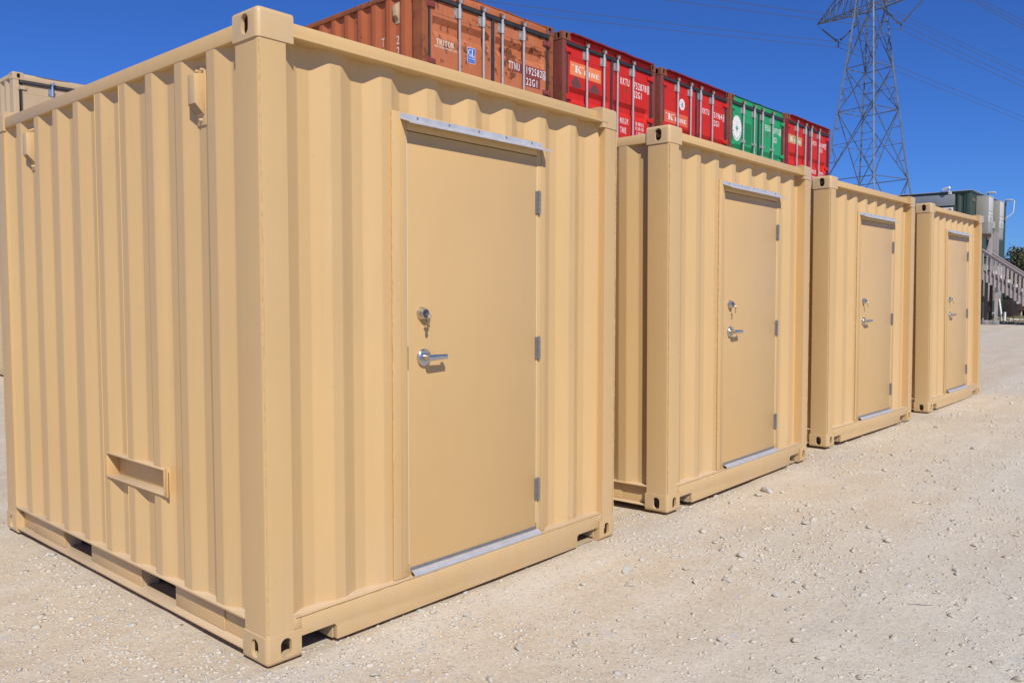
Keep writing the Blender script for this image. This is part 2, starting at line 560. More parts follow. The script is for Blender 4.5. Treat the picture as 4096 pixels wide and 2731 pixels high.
# stones: an icosahedron, squashed and jittered
_t = (1 + 5 ** 0.5) / 2
ICO_V = np.array([(-1, _t, 0), (1, _t, 0), (-1, -_t, 0), (1, -_t, 0), (0, -1, _t), (0, 1, _t), (0, -1, -_t), (0, 1, -_t), (_t, 0, -1), (_t, 0, 1), (-_t, 0, -1), (-_t, 0, 1)])
ICO_V = ICO_V / np.linalg.norm(ICO_V[0])
ICO_F = np.array([(0, 11, 5), (0, 5, 1), (0, 1, 7), (0, 7, 10), (0, 10, 11), (1, 5, 9), (5, 11, 4), (11, 10, 2), (10, 7, 6), (7, 1, 8), (3, 9, 4), (3, 4, 2), (3, 2, 6), (3, 6, 8), (3, 8, 9), (4, 9, 5), (2, 4, 11), (6, 2, 10), (8, 6, 7), (9, 8, 1)])

def footprint_ok(x, y):
    """keep stones out from under the container bodies"""
    ok = np.ones(len(x), bool)
    for (cx, cy, yaw) in [(0, 0, 0), (3.032, -0.024, 0.3), (6.107, 0.047, -1.93), (9.274, -0.036, -1.29)]:
        a = R_(yaw)
        dx, dy = x - cx, y - cy
        lx, ly = dx * math.cos(a) + dy * math.sin(a), -dx * math.sin(a) + dy * math.cos(a)
        ok &= ~((lx > -0.01) & (lx < 2.45) & (ly > 0.06) & (ly < 3.0))
        ok &= ~((lx > -0.02) & (lx < 0.20) & (ly > -0.02) & (ly < 0.2))
        ok &= ~((lx > 2.24) & (lx < 2.46) & (ly > -0.02) & (ly < 0.2))
    return ok

def make_gravel(n, smin, smax, power, xr, yr, near, name, label, clump=0.0, seed=5):
    r = np.random.default_rng(seed)
    x = r.uniform(*xr, n * 4); y = r.uniform(*yr, n * 4)
    d = np.hypot(x + 1.755, y + 2.834)
    keep = r.random(n * 4) < np.clip((near / np.maximum(d, 0.5)) ** 1.4, 0, 1)
    if clump:
        keep &= (value_noise(x, y, 0.9, 21) + 0.6 * value_noise(x, y, 0.3, 22)) > r.normal(0.02, clump, n * 4)
    x, y = x[keep][:n], y[keep][:n]
    ok = footprint_ok(x, y)
    x, y = x[ok], y[ok]
    n = len(x)
    s = smin + (smax - smin) * r.random(n) ** power
    V = ICO_V[None] * (1 + r.normal(0, 0.24, (n, 12, 1))) + r.normal(0, 0.10, (n, 12, 3))
    sc = np.stack([r.uniform(0.75, 1.35, n), r.uniform(0.7, 1.2, n), r.uniform(0.3, 0.75, n)], -1)
    V = V * sc[:, None, :] * s[:, None, None]
    a = r.uniform(0, 6.283, n)
    ca, sa = np.cos(a)[:, None], np.sin(a)[:, None]
    V = np.stack([V[..., 0] * ca - V[..., 1] * sa, V[..., 0] * sa + V[..., 1] * ca, V[..., 2]], -1)
    V[..., 0] += x[:, None]; V[..., 1] += y[:, None]
    V[..., 2] += (ground_z(x, y) + s * sc[:, 2] * r.uniform(-0.45, 0.5, n))[:, None]
    F = (ICO_F[None] + (np.arange(n) * 12)[:, None, None]).reshape(-1, 3)
    me = bpy.data.meshes.new(name)
    co = V.reshape(-1, 3)
    me.vertices.add(len(co)); me.vertices.foreach_set('co', co.ravel())
    me.loops.add(F.size); me.loops.foreach_set('vertex_index', F.ravel())
    me.polygons.add(len(F))
    me.polygons.foreach_set('loop_start', np.arange(0, F.size, 3))
    me.update(calc_edges=True)
    me.materials.append(M['stone'])
    o = link(bpy.data.objects.new(name, me))
    tag(o, label, kind='stuff')
    return o
make_gravel(82000, 0.0024, 0.0125, 2.6, (-1.6, 10), (-4.0, 3.2), 3.4, 'gravel', 'fine pale limestone chips strewn over the packed yard', 0.5, 5)
make_gravel(12000, 0.006, 0.022, 3.2, (-1.5, 28), (-6.0, 3.0), 6.0, 'coarse_gravel', 'coarser limestone pebbles scattered in drifts over the yard', 0.30, 6)

def stone_mesh(seed):
    bm = bmesh.new()
    bmesh.ops.create_icosphere(bm, subdivisions=3, radius=1.0)
    off = Vector((seed * 7.3, seed * 3.1, seed * 1.7))
    r = random.Random(seed)
    planes = []
    for _ in range(12):
        nrm = Vector((r.gauss(0, 1), r.gauss(0, 1), r.gauss(0, 1))).normalized()
        planes.append((nrm, r.uniform(0.50, 0.82)))
    for v in bm.verts:
        p = v.co.copy()
        for nrm, dd in planes:
            e = p.dot(nrm) - dd
            if e > 0:
                p -= nrm * e * 0.92
        p *= 1 + 0.10 * mnoise.noise(v.co * 1.6 + off) + 0.06 * mnoise.noise(v.co * 4 + off)
        v.co = p
    me = bpy.data.meshes.new('loose_stone')
    bm.to_mesh(me); bm.free()
    me.polygons.foreach_set('use_smooth', [True] * len(me.polygons))
    me.set_sharp_from_angle(angle=R_(28))
    me.materials.append(M['stone_big'])
    return me
STONES = [stone_mesh(s) for s in range(1, 7)]
seen_stones = [(4.17, -0.22, .05), (4.01, -0.22, .03), (3.61, -0.79, .032), (3.5, -0.78, .03), (2.59, -0.77, .036), (2.34, -0.85, .035), (1.96, -0.41, .038), (1.67, -1.46, .026), (1.57, -1.61, .022), (1.47, -1.21, .022), (2.0, -2.16, .02), (1.29, -1.44, .018), (1.99, -1.3, .022), (2.35, -1.24, .022), (2.41, -1.9, .02), (1.5, -1.79, .022), (0.13, -0.26, .018), (0.19, -0.12, .014), (0.11, -0.21, .014), (0.85, -0.05, .022), (0.94, -0.19, .02), (-0.65, 0.75, .018), (-0.34, 0.27, .014), (2.26, -1.25, .02), (2.13, -1.18, .024), (1.98, -0.87, .02), (3.46, -1.31, .034), (1.75, -1.64, .018), (1.78, -0.54, .03), (0.3, -0.09, .018), (2.15, -0.9, .026)]
rs = random.Random(3)
more = 0
while more < 75:
    x, y = rs.uniform(0.2, 15), rs.uniform(-3.6, -0.15)
    d = math.hypot(x + 1.755, y + 2.834)
    ang = math.degrees(math.atan2(x + 1.755, y + 2.834))
    if not (25 < ang < 81) or d < 3 or rs.random() > 6 / d:
        continue
    if not footprint_ok(np.array([x]), np.array([y - 0.08]))[0] or not footprint_ok(np.array([x]), np.array([y + 0.08]))[0]:
        continue
    seen_stones.append((round(x, 3), round(y, 3), rs.uniform(.012, .02) + 0.0018 * d * rs.random()))
    more += 1
for i, (x, y, s) in enumerate(seen_stones):
    o = inst(STONES[i % 6], 'loose_stone', None, (x, y, float(ground_z(x, y)) + s * 0.22),
             (rs.uniform(-.3, .3), rs.uniform(-.3, .3), rs.uniform(0, 6.28)),
             (s * rs.uniform(0.95, 1.3), s * rs.uniform(0.75, 1.0), s * rs.uniform(0.5, 0.75)))
    tag(o, 'pale limestone lump lying loose on the gravel yard', 'stone', 'loose stones on the gravel')

# ------------------------------------------------------------------ container kit
H, W = 2.591, 2.438
CX, CY, CZ = 0.162, 0.178, 0.118       # corner casting

def stadium(cu, cw, hu, hw, n=8):
    """vertical slot outline, half width hu, half height hw"""
    pts = []
    for k in range(n + 1):
        a = math.pi * k / n
        pts.append((cu + hu * math.cos(a), cw + (hw - hu) + hu * math.sin(a)))
    for k in range(n + 1):
        a = math.pi + math.pi * k / n
        pts.append((cu + hu * math.cos(a), cw - (hw - hu) + hu * math.sin(a)))
    return pts

def casting_mesh(name, mat, front_hole, side_hole, round_=0.020, inner=None):
    """casting whose outer corner is at the origin, reaching +x, +y, +z; slots in faces y=0 and x=0, hollow inside"""
    body = MB().box(0, CX, 0, CY, 0, CZ)
    me = body.mesh(name + '_body', mat, bevel=0.0)
    bm = bmesh.new(); bm.from_mesh(me)
    # round only the outward edges
    ed = [e for e in bm.edges if sum(1 for f in e.link_faces if (abs(f.calc_center_median().x) < 1e-4 or abs(f.calc_center_median().y) < 1e-4)) >= 1]
    big = [e for e in ed if all(abs(v.co.x) < 1e-4 and abs(v.co.y) < 1e-4 for v in e.verts)]
    top = [e for e in ed if all(abs(v.co.z - CZ) < 1e-4 for v in e.verts)]
    bmesh.ops.bevel(bm, geom=list(set(big + top)), offset=round_, segments=4, affect='EDGES', profile=0.5)
    bm.to_mesh(me); bm.free()
    o = bpy.data.objects.new('tmp', me); COL.objects.link(o)
    cutters = []
    c = MB().box(0.016, CX - 0.006, 0.016, CY - 0.008, 0.012, CZ - 0.014)
    cutters.append(c.build('tmpc', mat))
    c = MB().box(0.075, CX - 0.021, 0.10, CY + 0.02, 0.019, CZ - 0.019)   # open at the back, behind the rail
    cutters.append(c.build('tmpc', mat))
    if front_hole:
        c = MB().prism(stadium(0.089, CZ / 2, 0.0255, 0.040), 'y', -0.03, 0.03)
        cutters.append(c.build('tmpc', mat))
    if side_hole:
        c = MB().prism(stadium(0.089, CZ / 2, 0.0255, 0.040), 'x', -0.03, 0.03)
        cutters.append(c.build('tmpc', mat))
    for c in cutters:
        md = o.modifiers.new('b', 'BOOLEAN'); md.operation = 'DIFFERENCE'; md.solver = 'EXACT'; md.object = c
    dg = bpy.context.evaluated_depsgraph_get(); dg.update()
    res = bpy.data.meshes.new_from_object(o.evaluated_get(dg), depsgraph=dg)
    res.name = name
    for c in cutters:
        bpy.data.objects.remove(c)
    bpy.data.objects.remove(o)
    res.materials.clear(); res.materials.append(mat)
    res.polygons.foreach_set('material_index', [0] * len(res.polygons))
    res.polygons.foreach_set('use_smooth', [True] * len(res.polygons))
    res.set_sharp_from_angle(angle=R_(32))
    return res

def mirrored(me, fx, fy, fz):
    """mirror about casting-local planes and keep outward normals"""
    bm = bmesh.new(); bm.from_mesh(me)
    for v in bm.verts:
        if fx: v.co.x = -v.co.x
        if fy: v.co.y = -v.co.y
        if fz: v.co.z = CZ - v.co.z
    if (fx + fy + fz) % 2:
        bmesh.ops.reverse_faces(bm, faces=bm.faces)
    m2 = bpy.data.meshes.new(me.name)
    bm.to_mesh(m2); bm.free()
    for m in me.materials: m2.materials.append(m)
    m2.set_sharp_from_angle(angle=R_(32))
    return m2

def add_castings(root, L, top, bot):
    for fx in (0, 1):
        for fy in (0, 1):
            inst(mirrored(top, fx, fy, 0), 'corner_casting', root, (W * fx, L * fy, H - CZ))
            inst(mirrored(bot, fx, fy, 1), 'corner_casting', root, (W * fx, L * fy, 0))

def corr_profile(s0, s1, first, pitch, flat, slope, inner, depth, out0=True):
    """(s, depth) points of a trapezoid corrugation between s0 and s1; 'first' = start of one outer flat"""
    pts = []
    k0 = math.floor((s0 - first) / pitch) - 1
    k = k0
    raw = []
    while True:
        a = first + k * pitch
        raw += [(a, 0.0), (a + flat, 0.0), (a + flat + slope, depth), (a + flat + slope + inner, depth)]
        if a > s1 + pitch: break
        k += 1
    def at(s):
        for (p, q) in zip(raw, raw[1:]):
            if p[0] <= s <= q[0]:
                t = (s - p[0]) / max(q[0] - p[0], 1e-9)
                return p[1] + (q[1] - p[1]) * t
        return 0.0
    out = [(s0, at(s0))]
    r = 0.007
    for i in range(1, len(raw) - 1):
        s = raw[i][0]
        if s0 + 0.012 < s < s1 - 0.012:
            out.append((s - r, at(s - r)))
            out.append((s + r, at(s + r)))
    out.append((s1, at(s1)))
    return out, at

def corr_wall(prof, mapf, zfun, parent, name, mat, nz=10, wob=0.0012, seed=1):
    """prof: list of (s, d); mapf(s, d, z) -> point; zfun(s) -> (z0, z1)"""
    mb = MB()
    vs_, fs_ = [], []
    n = len(prof)
    for i, (s, d) in enumerate(prof):
        z0, z1 = zfun(s)
        for j in range(nz + 1):
            z = z0 + (z1 - z0) * j / nz
            w = wob * mnoise.noise(Vector((s * 1.7 + seed * 9.1, z * 1.3, seed * 3.7)))
            vs_.append(mapf(s, d + w, z))
    for i in range(n - 1):
        for j in range(nz):
            a = i * (nz + 1) + j
            fs_.append((a, a + nz + 1, a + nz + 2, a + 1))
    mb.add(vs_, fs_)
    return mb.build(name, mat, parent, smooth=14.0, fix=False)

def post_mesh(name, mat, w, l, z0, z1, rnd=0.012):
    """corner post with its outer edge at the origin, reaching +x and +y"""
    mb = MB().box(0, w, 0, l, z0, z1)
    me = mb.mesh(name, mat)
    bm = bmesh.new(); bm.from_mesh(me)
    e = [e for e in bm.edges if all(abs(v.co.x) < 1e-5 and abs(v.co.y) < 1e-5 for v in e.verts)]
    bmesh.ops.bevel(bm, geom=e, offset=rnd, segments=4, affect='EDGES', profile=0.5)
    bm.to_mesh(me); bm.free()
    me.polygons.foreach_set('use_smooth', [True] * len(me.polygons))
    me.set_sharp_from_angle(angle=R_(32))
    return me

def mirror_xy(me, fx, fy):
    bm = bmesh.new(); bm.from_mesh(me)
    for v in bm.verts:
        if fx: v.co.x = -v.co.x
        if fy: v.co.y = -v.co.y
    if (fx + fy) % 2:
        bmesh.ops.reverse_faces(bm, faces=bm.faces)
    m2 = bpy.data.meshes.new(me.name)
    bm.to_mesh(m2); bm.free()
    for m in me.materials: m2.materials.append(m)
    m2.set_sharp_from_angle(angle=R_(32))
    return m2

def weld(root, p, q, r, name='weld_bead', seed=1, step=0.011):
    """an irregular bead of weld"""
    p, q = Vector(p), Vector(q)
    n = max(4, int((q - p).length / step))
    rr = random.Random(seed)
    pts, rad = [], []
    for i in range(n + 1):
        pts.append(p + (q - p) * (i / n) + Vector((rr.uniform(-1, 1), rr.uniform(-1, 1), 0)) * r * 0.22)
        rad.append(r * rr.uniform(0.72, 1.2))
    return MB().tube(pts, rad, 6).build(name, M['tan'], root, smooth=60)

# ------------------------------------------------------------------ the four tan storage containers
L10 = 2.991
def vent_mesh(mat):
    """louvred vent hood on its back plate; wall plane x=0, hood towards -x, centre y=0, bottom z=0"""
    plate = MB().box(-0.006, 0.0, -0.037, 0.037, 0.0, 0.245)
    hood = MB()
    yw = 0.030
    prof = [(-0.006, 0.215), (-0.050, 0.207), (-0.050, 0.085), (-0.012, 0.045), (-0.006, 0.045)]
    hood.prism([(x, z) for x, z in prof], 'y', -yw, yw)
    return plate.mesh('vent_plate', mat, bevel=0.004), hood.mesh('vent_hood', mat, bevel=0.003)

def vent_grille(mat):
    g = MB()
    # dark slots cut as small raised dark bars on the slanted lower face
    for i in range(7):
        t = (i + 0.7) / 7.6
        x = -0.050 + 0.038 * t; z = 0.085 - 0.040 * t
        for k in range(6):
            y = -0.028 + k * 0.0112
            nx, nz = -0.725, -0.689
            cx, cz = x + nx * 0.0012, z + nz * 0.0012
            tx, tz = 0.689 * 0.0019, -0.725 * 0.0019
            g.add([(cx - tx, y - 0.0037, cz - tz), (cx - tx, y + 0.0037, cz - tz), (cx + tx, y + 0.0037, cz + tz), (cx + tx, y - 0.0037, cz + tz)], [(0, 1, 2, 3)])
    return g.mesh('grille_hole', M['under'], smooth=0, fix=False)

def make_tan_container(sh=0.0):
    """sh: how far the door sits along the front wall"""
    T = M['tan']
    root = empty('storage_container')
    top = casting_mesh('corner_casting', T, False, True, 0.022)
    bot = casting_mesh('corner_casting', T, True, True, 0.020)
    add_castings(root, L10, top, bot)
    # posts
    pm = post_mesh('corner_post', T, 0.122, 0.165, CZ, H - CZ, 0.016)
    for fx in (0, 1):
        for fy in (0, 1):
            sx, sy = (-1 if fx else 1), (-1 if fy else 1)
            inst(mirror_xy(pm, fx, fy), 'corner_post', root, (W * fx + sx * 0.006, L10 * fy + sy * 0.004, 0))
    for x in (0.0115, W - 0.0115):
        weld(root, (x, 0.0045, CZ + 0.02), (x, 0.0045, H - CZ - 0.01), 0.0032, seed=int(x * 100))
    # top and bottom end beams
    for fy in (0, 1):
        yy = (lambda v: v) if not fy else (lambda v: L10 - v)
        b = MB()
        b.box(CX - 0.03, W - CX + 0.03, yy(0.045), yy(0.105), 2.512, 2.572)
        b.build('top_end_beam', T, root, bevel=0.005)
        lip = MB()
        pl = [(0.128, yy(0.09)), (0.155, yy(-0.002)), (W - 0.105, yy(-0.002)), (W - 0.128, yy(0.09))]
        lip.prism([(x, y) for x, y in pl], 'z', 2.500, 2.511)
        lip.build('drip_lip', T, root, bevel=0.002)
        bb = MB()
        n1, n2 = 0.345, 0.176
        zt, zb, zn = 0.166, 0.012, 0.082
        prof = [(CX + 0.004, zn), (n1 - 0.012, zn), (n1, zn - 0.012), (n1, zb), (W - n1 - 0.03, zb), (W - n1 - 0.03, zn - 0.012), (W - n1 - 0.018, zn), (W - CX - 0.004, zn), (W - CX - 0.004, zt), (CX + 0.004, zt)]
        bb.prism(prof, 'y', yy(0.006), yy(0.030))
        bb.box(0.1285, CX + 0.0035, yy(0.006), yy(0.030), CZ + 0.001, zt)
        bb.box(W - CX - 0.0035, W - 0.1285, yy(0.006), yy(0.030), CZ + 0.001, zt)
        bb.box(n1 + 0.002, W - n1 - 0.032, yy(0.031), yy(0.10), zb, zt - 0.012)
        bb.box(0.129, W - 0.129, yy(0.031), yy(0.105), zt - 0.011, zt)
        bb.build('bottom_end_beam', T, root, bevel=0.003)
        # locating notch: side cheeks and a floor plate seen through the cut
        for bx in ((n1 - 0.008, n1 - 0.001, 0.26, 0.013, zn), (W - n1 - 0.029, W - n1 - 0.021, 0.26, 0.013, zn), (W - CX - 0.02, W - CX - 0.012, 0.24, 0.022, zn), (W - n1 - 0.02, W - CX - 0.021, 0.24, 0.006, 0.012)):
            MB().box(bx[0], bx[1], yy(0.032), yy(bx[2]), bx[3], bx[4]).build('notch_plate', M['tan_dusty'], root)
    weld(root, (0.14, 0.0035, 0.168), (W - 0.14, 0.0035, 0.168), 0.003, seed=9, step=0.02)
    # top side rails
    for fx in (0, 1):
        xx = (lambda v: v) if not fx else (lambda v: W - v)
        MB().box(xx(0.008), xx(0.068), CY + 0.001, L10 - CY - 0.001, 2.488, 2.552).build('top_side_rail', T, root, bevel=0.006)
        sr = MB()
        fl, wb = (CY + 0.002, L10 - CY - 0.002), xx(0.047)
        sr.box(xx(0.002), xx(0.085), fl[0] - 0.008, fl[1] + 0.008, 0.158, 0.168)
        sr.box(xx(0.004), xx(0.090), fl[0], fl[1], 0.026, 0.035)
        segs = [(fl[0], 0.836), (1.196, 1.796), (2.156, fl[1])]
        for a, b_ in segs:
            sr.box(xx(0.046), xx(0.053), a, b_, 0.036, 0.157)
        sr.box(xx(0.040), xx(0.0455), 0.395, 0.832, 0.037, 0.150)
        sr.box(xx(0.040), xx(0.0455), 2.162, 2.63, 0.037, 0.150)
        rail = sr.build('bottom_side_rail', T, root, bevel=0.002)
        for a, b_ in ((0.836, 1.196), (1.796, 2.156)):
            pk = MB()
            for y in (a, b_):
                s = -1 if y == a else 1
                pk.box(xx(0.054), xx(0.135), y, y + s * 0.006, 0.036, 0.157)
            pk.box(xx(0.091), xx(0.150), a, b_, 0.028, 0.034)
            pk.build('fork_pocket', M['tan_dusty'], rail)
    # corrugated walls
    ps, at_s = corr_profile(0.165, L10 - 0.165, 0.335, 0.2772, 0.073, 0.066, 0.072, 0.036)
    for fx in (0, 1):
        f = (lambda s, d, z: (0.011 + d, s, z)) if not fx else (lambda s, d, z: (W - 0.011 - d, s, z))
        if fx:
            corr_wall(ps, f, lambda s: (0.168, 2.489), root, 'side_panel', T, seed=2)
        else:
            ya, yb, za, zb = 0.848, 1.474, 0.556, 0.682
            P1 = [p for p in ps if p[0] < ya] + [(ya, at_s(ya))]
            P2 = [(ya, at_s(ya))] + [p for p in ps if ya < p[0] < yb] + [(yb, at_s(yb))]
            P3 = [(yb, at_s(yb))] + [p for p in ps if p[0] > yb]
            mw_ = MB()
            for prof, z0_, z1_, nz_ in ((P1, 0.168, 2.489, 10), (P2, 0.168, za + 0.003, 2), (P2, zb - 0.003, 2.489, 8), (P3, 0.168, 2.489, 10)):
                prof = prof[::-1]
                vv, ff = [], []
                for s_, d_ in prof:
                    for j in range(nz_ + 1):
                        z_ = z0_ + (z1_ - z0_) * j / nz_
                        vv.append(f(s_, d_ + 0.0012 * mnoise.noise(Vector((s_ * 1.7 + 9.1, z_ * 1.3, 3.7))), z_))
                for i in range(len(prof) - 1):
                    for j in range(nz_):
                        a_ = i * (nz_ + 1) + j
                        ff.append((a_, a_ + nz_ + 1, a_ + nz_ + 2, a_ + 1))
                mw_.add(vv, ff)
            mw_.build('side_panel', T, root, smooth=14, fix=False)
    pf, at_f = corr_profile(0.120, W - 0.120, 0.087 + sh, 0.2752, 0.065, 0.070, 0.070, 0.036)
    DX0, DX1, DZ1 = 0.70 + sh, 1.775 + sh, 2.300
    # cut the door opening into the front panel
    left = [p for p in pf if p[0] < DX0] + [(DX0, at_f(DX0))]
    mid = [(DX0, at_f(DX0))] + [p for p in pf if DX0 < p[0] < DX1] + [(DX1, at_f(DX1))]
    right = [(DX1, at_f(DX1))] + [p for p in pf if p[0] > DX1]
    mb = MB()
    def strip(prof, z0, z1, nz):
        vs_, fs_ = [], []
        for s, d in prof:
            for j in range(nz + 1):
                z = z0 + (z1 - z0) * j / nz
                w = 0.0012 * mnoise.noise(Vector((s * 1.7 + 40, z * 1.3, 8)))
                vs_.append((s, 0.045 + d + w, z))
        for i in range(len(prof) - 1):
            for j in range(nz):
                a = i * (nz + 1) + j
                fs_.append((a, a + nz + 1, a + nz + 2, a + 1))
        mb.add(vs_, fs_)
    strip(left, 0.160, 2.505, 10); strip(mid, DZ1, 2.505, 2); strip(right, 0.160, 2.505, 10)
    mb.build('front_panel', T, root, smooth=14, fix=False)
    corr_wall(pf, lambda s, d, z: (s, L10 - 0.045 - d, z), lambda s: (0.160, 2.505), root, 'rear_panel', T, seed=5)
    # thin seams where sheets are welded
    for x in (1.115, 1.665):
        MB().tube([(x, 0.0455 + at_f(x), 2.31), (x, 0.0455 + at_f(x), 2.50)], 0.0022, 5).build('weld_seam', T, root)
    for y in (1.235, 1.512):
        for za_, zb_ in ((0.17, 0.552), (0.686, 2.487)):
            if y > 1.48 and za_ > 0.5: za_ = 0.553
            MB().tube([(0.011 + at_s(y) - 0.0005, y, za_), (0.011 + at_s(y) - 0.0005, y, zb_)], 0.0026, 5).build('weld_seam', T, root)
    MB().box(0.069, W - 0.069, 0.106, L10 - 0.106, 2.528, 2.545).build('roof_panel', T, root)
    MB().box(0.095, W - 0.095, 0.106, L10 - 0.106, 0.130, 0.157).build('floor', M['under'], root)
    # door frame and door
    fy0, fy1 = 0.030, 0.066
    x0, x1, z1 = 0.690 + sh, 1.785 + sh, 2.312
    dx0, dx1, dz0, dz1 = 0.781 + sh, 1.711 + sh, 0.158, 2.232
    fr = MB()
    fr.box(x0, dx0 - 0.004, fy0, fy1, 0.168, z1)
    fr.box(dx1 + 0.004, x1, fy0, fy1, 0.168, z1)
    fr.box(dx0 - 0.0035, dx1 + 0.0035, fy0, fy1, dz1 + 0.004, z1)
    frame = fr.build('door_frame', T, root, bevel=0.003)
    st = MB()
    st.box(dx0 - 0.044, dx0 - 0.038, fy0 - 0.004, fy0 - 0.0005, 0.17, 2.262)
    st.box(dx1 + 0.034, dx1 + 0.040, fy0 - 0.004, fy0 - 0.0005, 0.17, 2.262)
    st.build('frame_stop', T, frame, bevel=0.001)
    rv = MB()
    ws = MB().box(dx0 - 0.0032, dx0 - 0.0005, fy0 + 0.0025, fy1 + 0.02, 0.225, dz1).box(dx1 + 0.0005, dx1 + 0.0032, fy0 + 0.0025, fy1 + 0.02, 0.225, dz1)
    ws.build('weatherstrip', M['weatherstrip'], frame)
    rv.box(dx0, dx1, fy0 + 0.016, fy1 + 0.02, dz1 + 0.0006, dz1 + 0.0034)
    rv.build('door_reveal', M['under'], frame)
    weld(root, (x0, fy0 + 0.003, 0.17), (x0, fy0 + 0.003, z1), 0.0038, seed=77)
    door = MB().box(dx0, dx1, 0.034, 0.078, dz0, dz1).build('door', M['tan_door'], root, bevel=0.0025)
    # lock: rose, cylinder, keyway
    lx, lz = 0.865 + sh, 1.399
    lk = MB()
    lk.lathe([(0.0, 0.031), (0.006, 0.031), (0.030, 0.0235), (0.032, 0.0225), (0.032, 0.0185), (0.026, 0.0175)], (lx, 0.034, lz), 'y', 32, -1)
    dead = lk.build('deadbolt', M['satin'], door, smooth=30)
    kc = MB()
    kc.lathe([(0.020, 0.0172), (0.0275, 0.0172), (0.0275, 0.004)], (lx, 0.034, lz), 'y', 24, -1)
    kc.build('key_cylinder', M['steel_dark'], door, smooth=30)
    hx, hz = 0.873 + sh, 1.193
    lv = MB()
    lv.lathe([(0.0, 0.040), (0.013, 0.040), (0.017, 0.0365), (0.017, 0.017), (0.020, 0.016), (0.048, 0.0145), (0.060, 0.0145)], (hx, 0.034, hz), 'y', 36, -1)
    lever = [(hx - 0.014, hz + 0.0135), (hx - 0.014, hz - 0.0135), (hx + 0.02, hz - 0.0145), (hx + 0.108, hz - 0.0105), (hx + 0.108, hz + 0.0115), (hx + 0.02, hz + 0.0135)]
    lv.build('handle_rose', M['satin'], door, smooth=30)
    lb = MB().prism(lever, 'y', 0.034 - 0.061, 0.034 - 0.048)
    lb.box(hx + 0.090, hx + 0.108, 0.034 - 0.0475, 0.034 - 0.036, hz - 0.0105, hz + 0.0115)
    lb.build('lever_handle', M['satin'], door, bevel=0.003)
    MB().box(dx0 - 0.003, dx0 + 0.0005, 0.0325, 0.036, hz - 0.055, hz + 0.055).build('strike_plate', M['hinge'], door)
    for z in (1.985, 1.196, 0.415):
        h = MB()
        hxx = dx1 + 0.010
        for k in range(5):
            a = z - 0.060 + k * 0.024
            h.tube([(hxx, 0.024, a + 0.0008), (hxx, 0.024, a + 0.0232)], 0.0095, 12)
        h.tube([(hxx, 0.024, z - 0.064), (hxx, 0.024, z + 0.064)], 0.007, 10)
        h.box(hxx - 0.022, hxx - 0.004, 0.026, 0.0335, z - 0.060, z + 0.060)
        h.build('hinge', M['hinge'], door, smooth=30)
    # aluminium rain sweep at the foot of the door
    sw = MB()
    out_ = [(0.0335, 0.1925), (0.024, 0.1925), (0.013, 0.190), (0.004, 0.185), (-0.001, 0.179), (-0.002, 0.173), (0.000, 0.167), (0.004, 0.163)]
    inn = [(y + 0.002, z - 0.0022) for y, z in reversed(out_)]
    sw.prism(out_ + inn, 'x', dx0 + 0.004, dx1 + 0.006)
    sw.build('door_sweep', M['galv_strip'], door, smooth=60)
    MB().box(dx0 + 0.006, dx1 + 0.002, 0.0315, 0.0335, 0.1930, 0.2065).build('shaded_sweep_flange', M['hinge'], door, bevel=0.0006)  # darker colour than the sweep paints in the shade on its flange
    for i in range(5):
        MB().lathe([(0, 0.004), (0.003, 0.003)], (dx0 + 0.06 + i * 0.20, 0.0315, 0.200), 'y', 8, -1).build('sweep_screw', M['hinge'], door)
    # drip cap above the door
    dc = MB()
    prof = [(0.0295, 2.306), (0.0275, 2.306), (0.0265, 2.284), (-0.034, 2.262), (-0.036, 2.254), (-0.0335, 2.254), (-0.032, 2.259), (0.0285, 2.280)]
    dc.prism(prof, 'x', 0.738 + sh, 1.752 + sh)
    cap = dc.build('drip_cap', M['alu'], root, smooth=25)
    for i in range(5):
        x = 0.84 + sh + i * 0.205
        MB().lathe([(0, 0.0055), (0.003, 0.005), (0.004, 0.003)], (x, 0.0268, 2.296), 'y', 10, -1).build('screw', M['hinge'], cap)
    # vents
    vp, vh = vent_mesh(T)
    vg = vent_grille(T)
    for fx in (0, 1):
        for y in (0.508, 2.452):
            rot = (0, 0, 0) if not fx else (0, 0, math.pi)
            v = inst(vp, 'vent', root, (0.0465 if not fx else W - 0.0465, y, 2.205), rot)
            inst(vh, 'vent_hood', v)
            inst(vg, 'vent_grille', v)
            for (yy_, zz_) in ((-0.022, 0.230), (0.020, 0.230), (-0.006, 0.022)):
                MB().lathe([(0, 0.0075), (0.006, 0.007), (0.014, 0.004)], (-0.006, yy_, zz_), 'x', 8, -1).build('vent_bolt', T, v)
    # welded pocket on the left wall
    pk = MB()
    ya, yb, za, zb = 0.848, 1.474, 0.556, 0.682
    pk.box(0.002, 0.075, ya + 0.0065, yb - 0.0065, zb - 0.006, zb)
    pk.box(0.002, 0.075, ya + 0.0065, yb - 0.0065, za, za + 0.006)
    pk.box(0.004, 0.075, ya, ya + 0.006, za, zb)
    pk.box(0.004, 0.075, yb - 0.006, yb, za, zb)
    pk.box(0.0065, 0.0125, ya - 0.026, ya - 0.001, za - 0.004, zb + 0.006)
    pk.box(0.066, 0.072, ya + 0.007, yb - 0.007, za + 0.007, zb - 0.007)
    pk.build('recessed_pocket', T, root, bevel=0.0015)
    return root

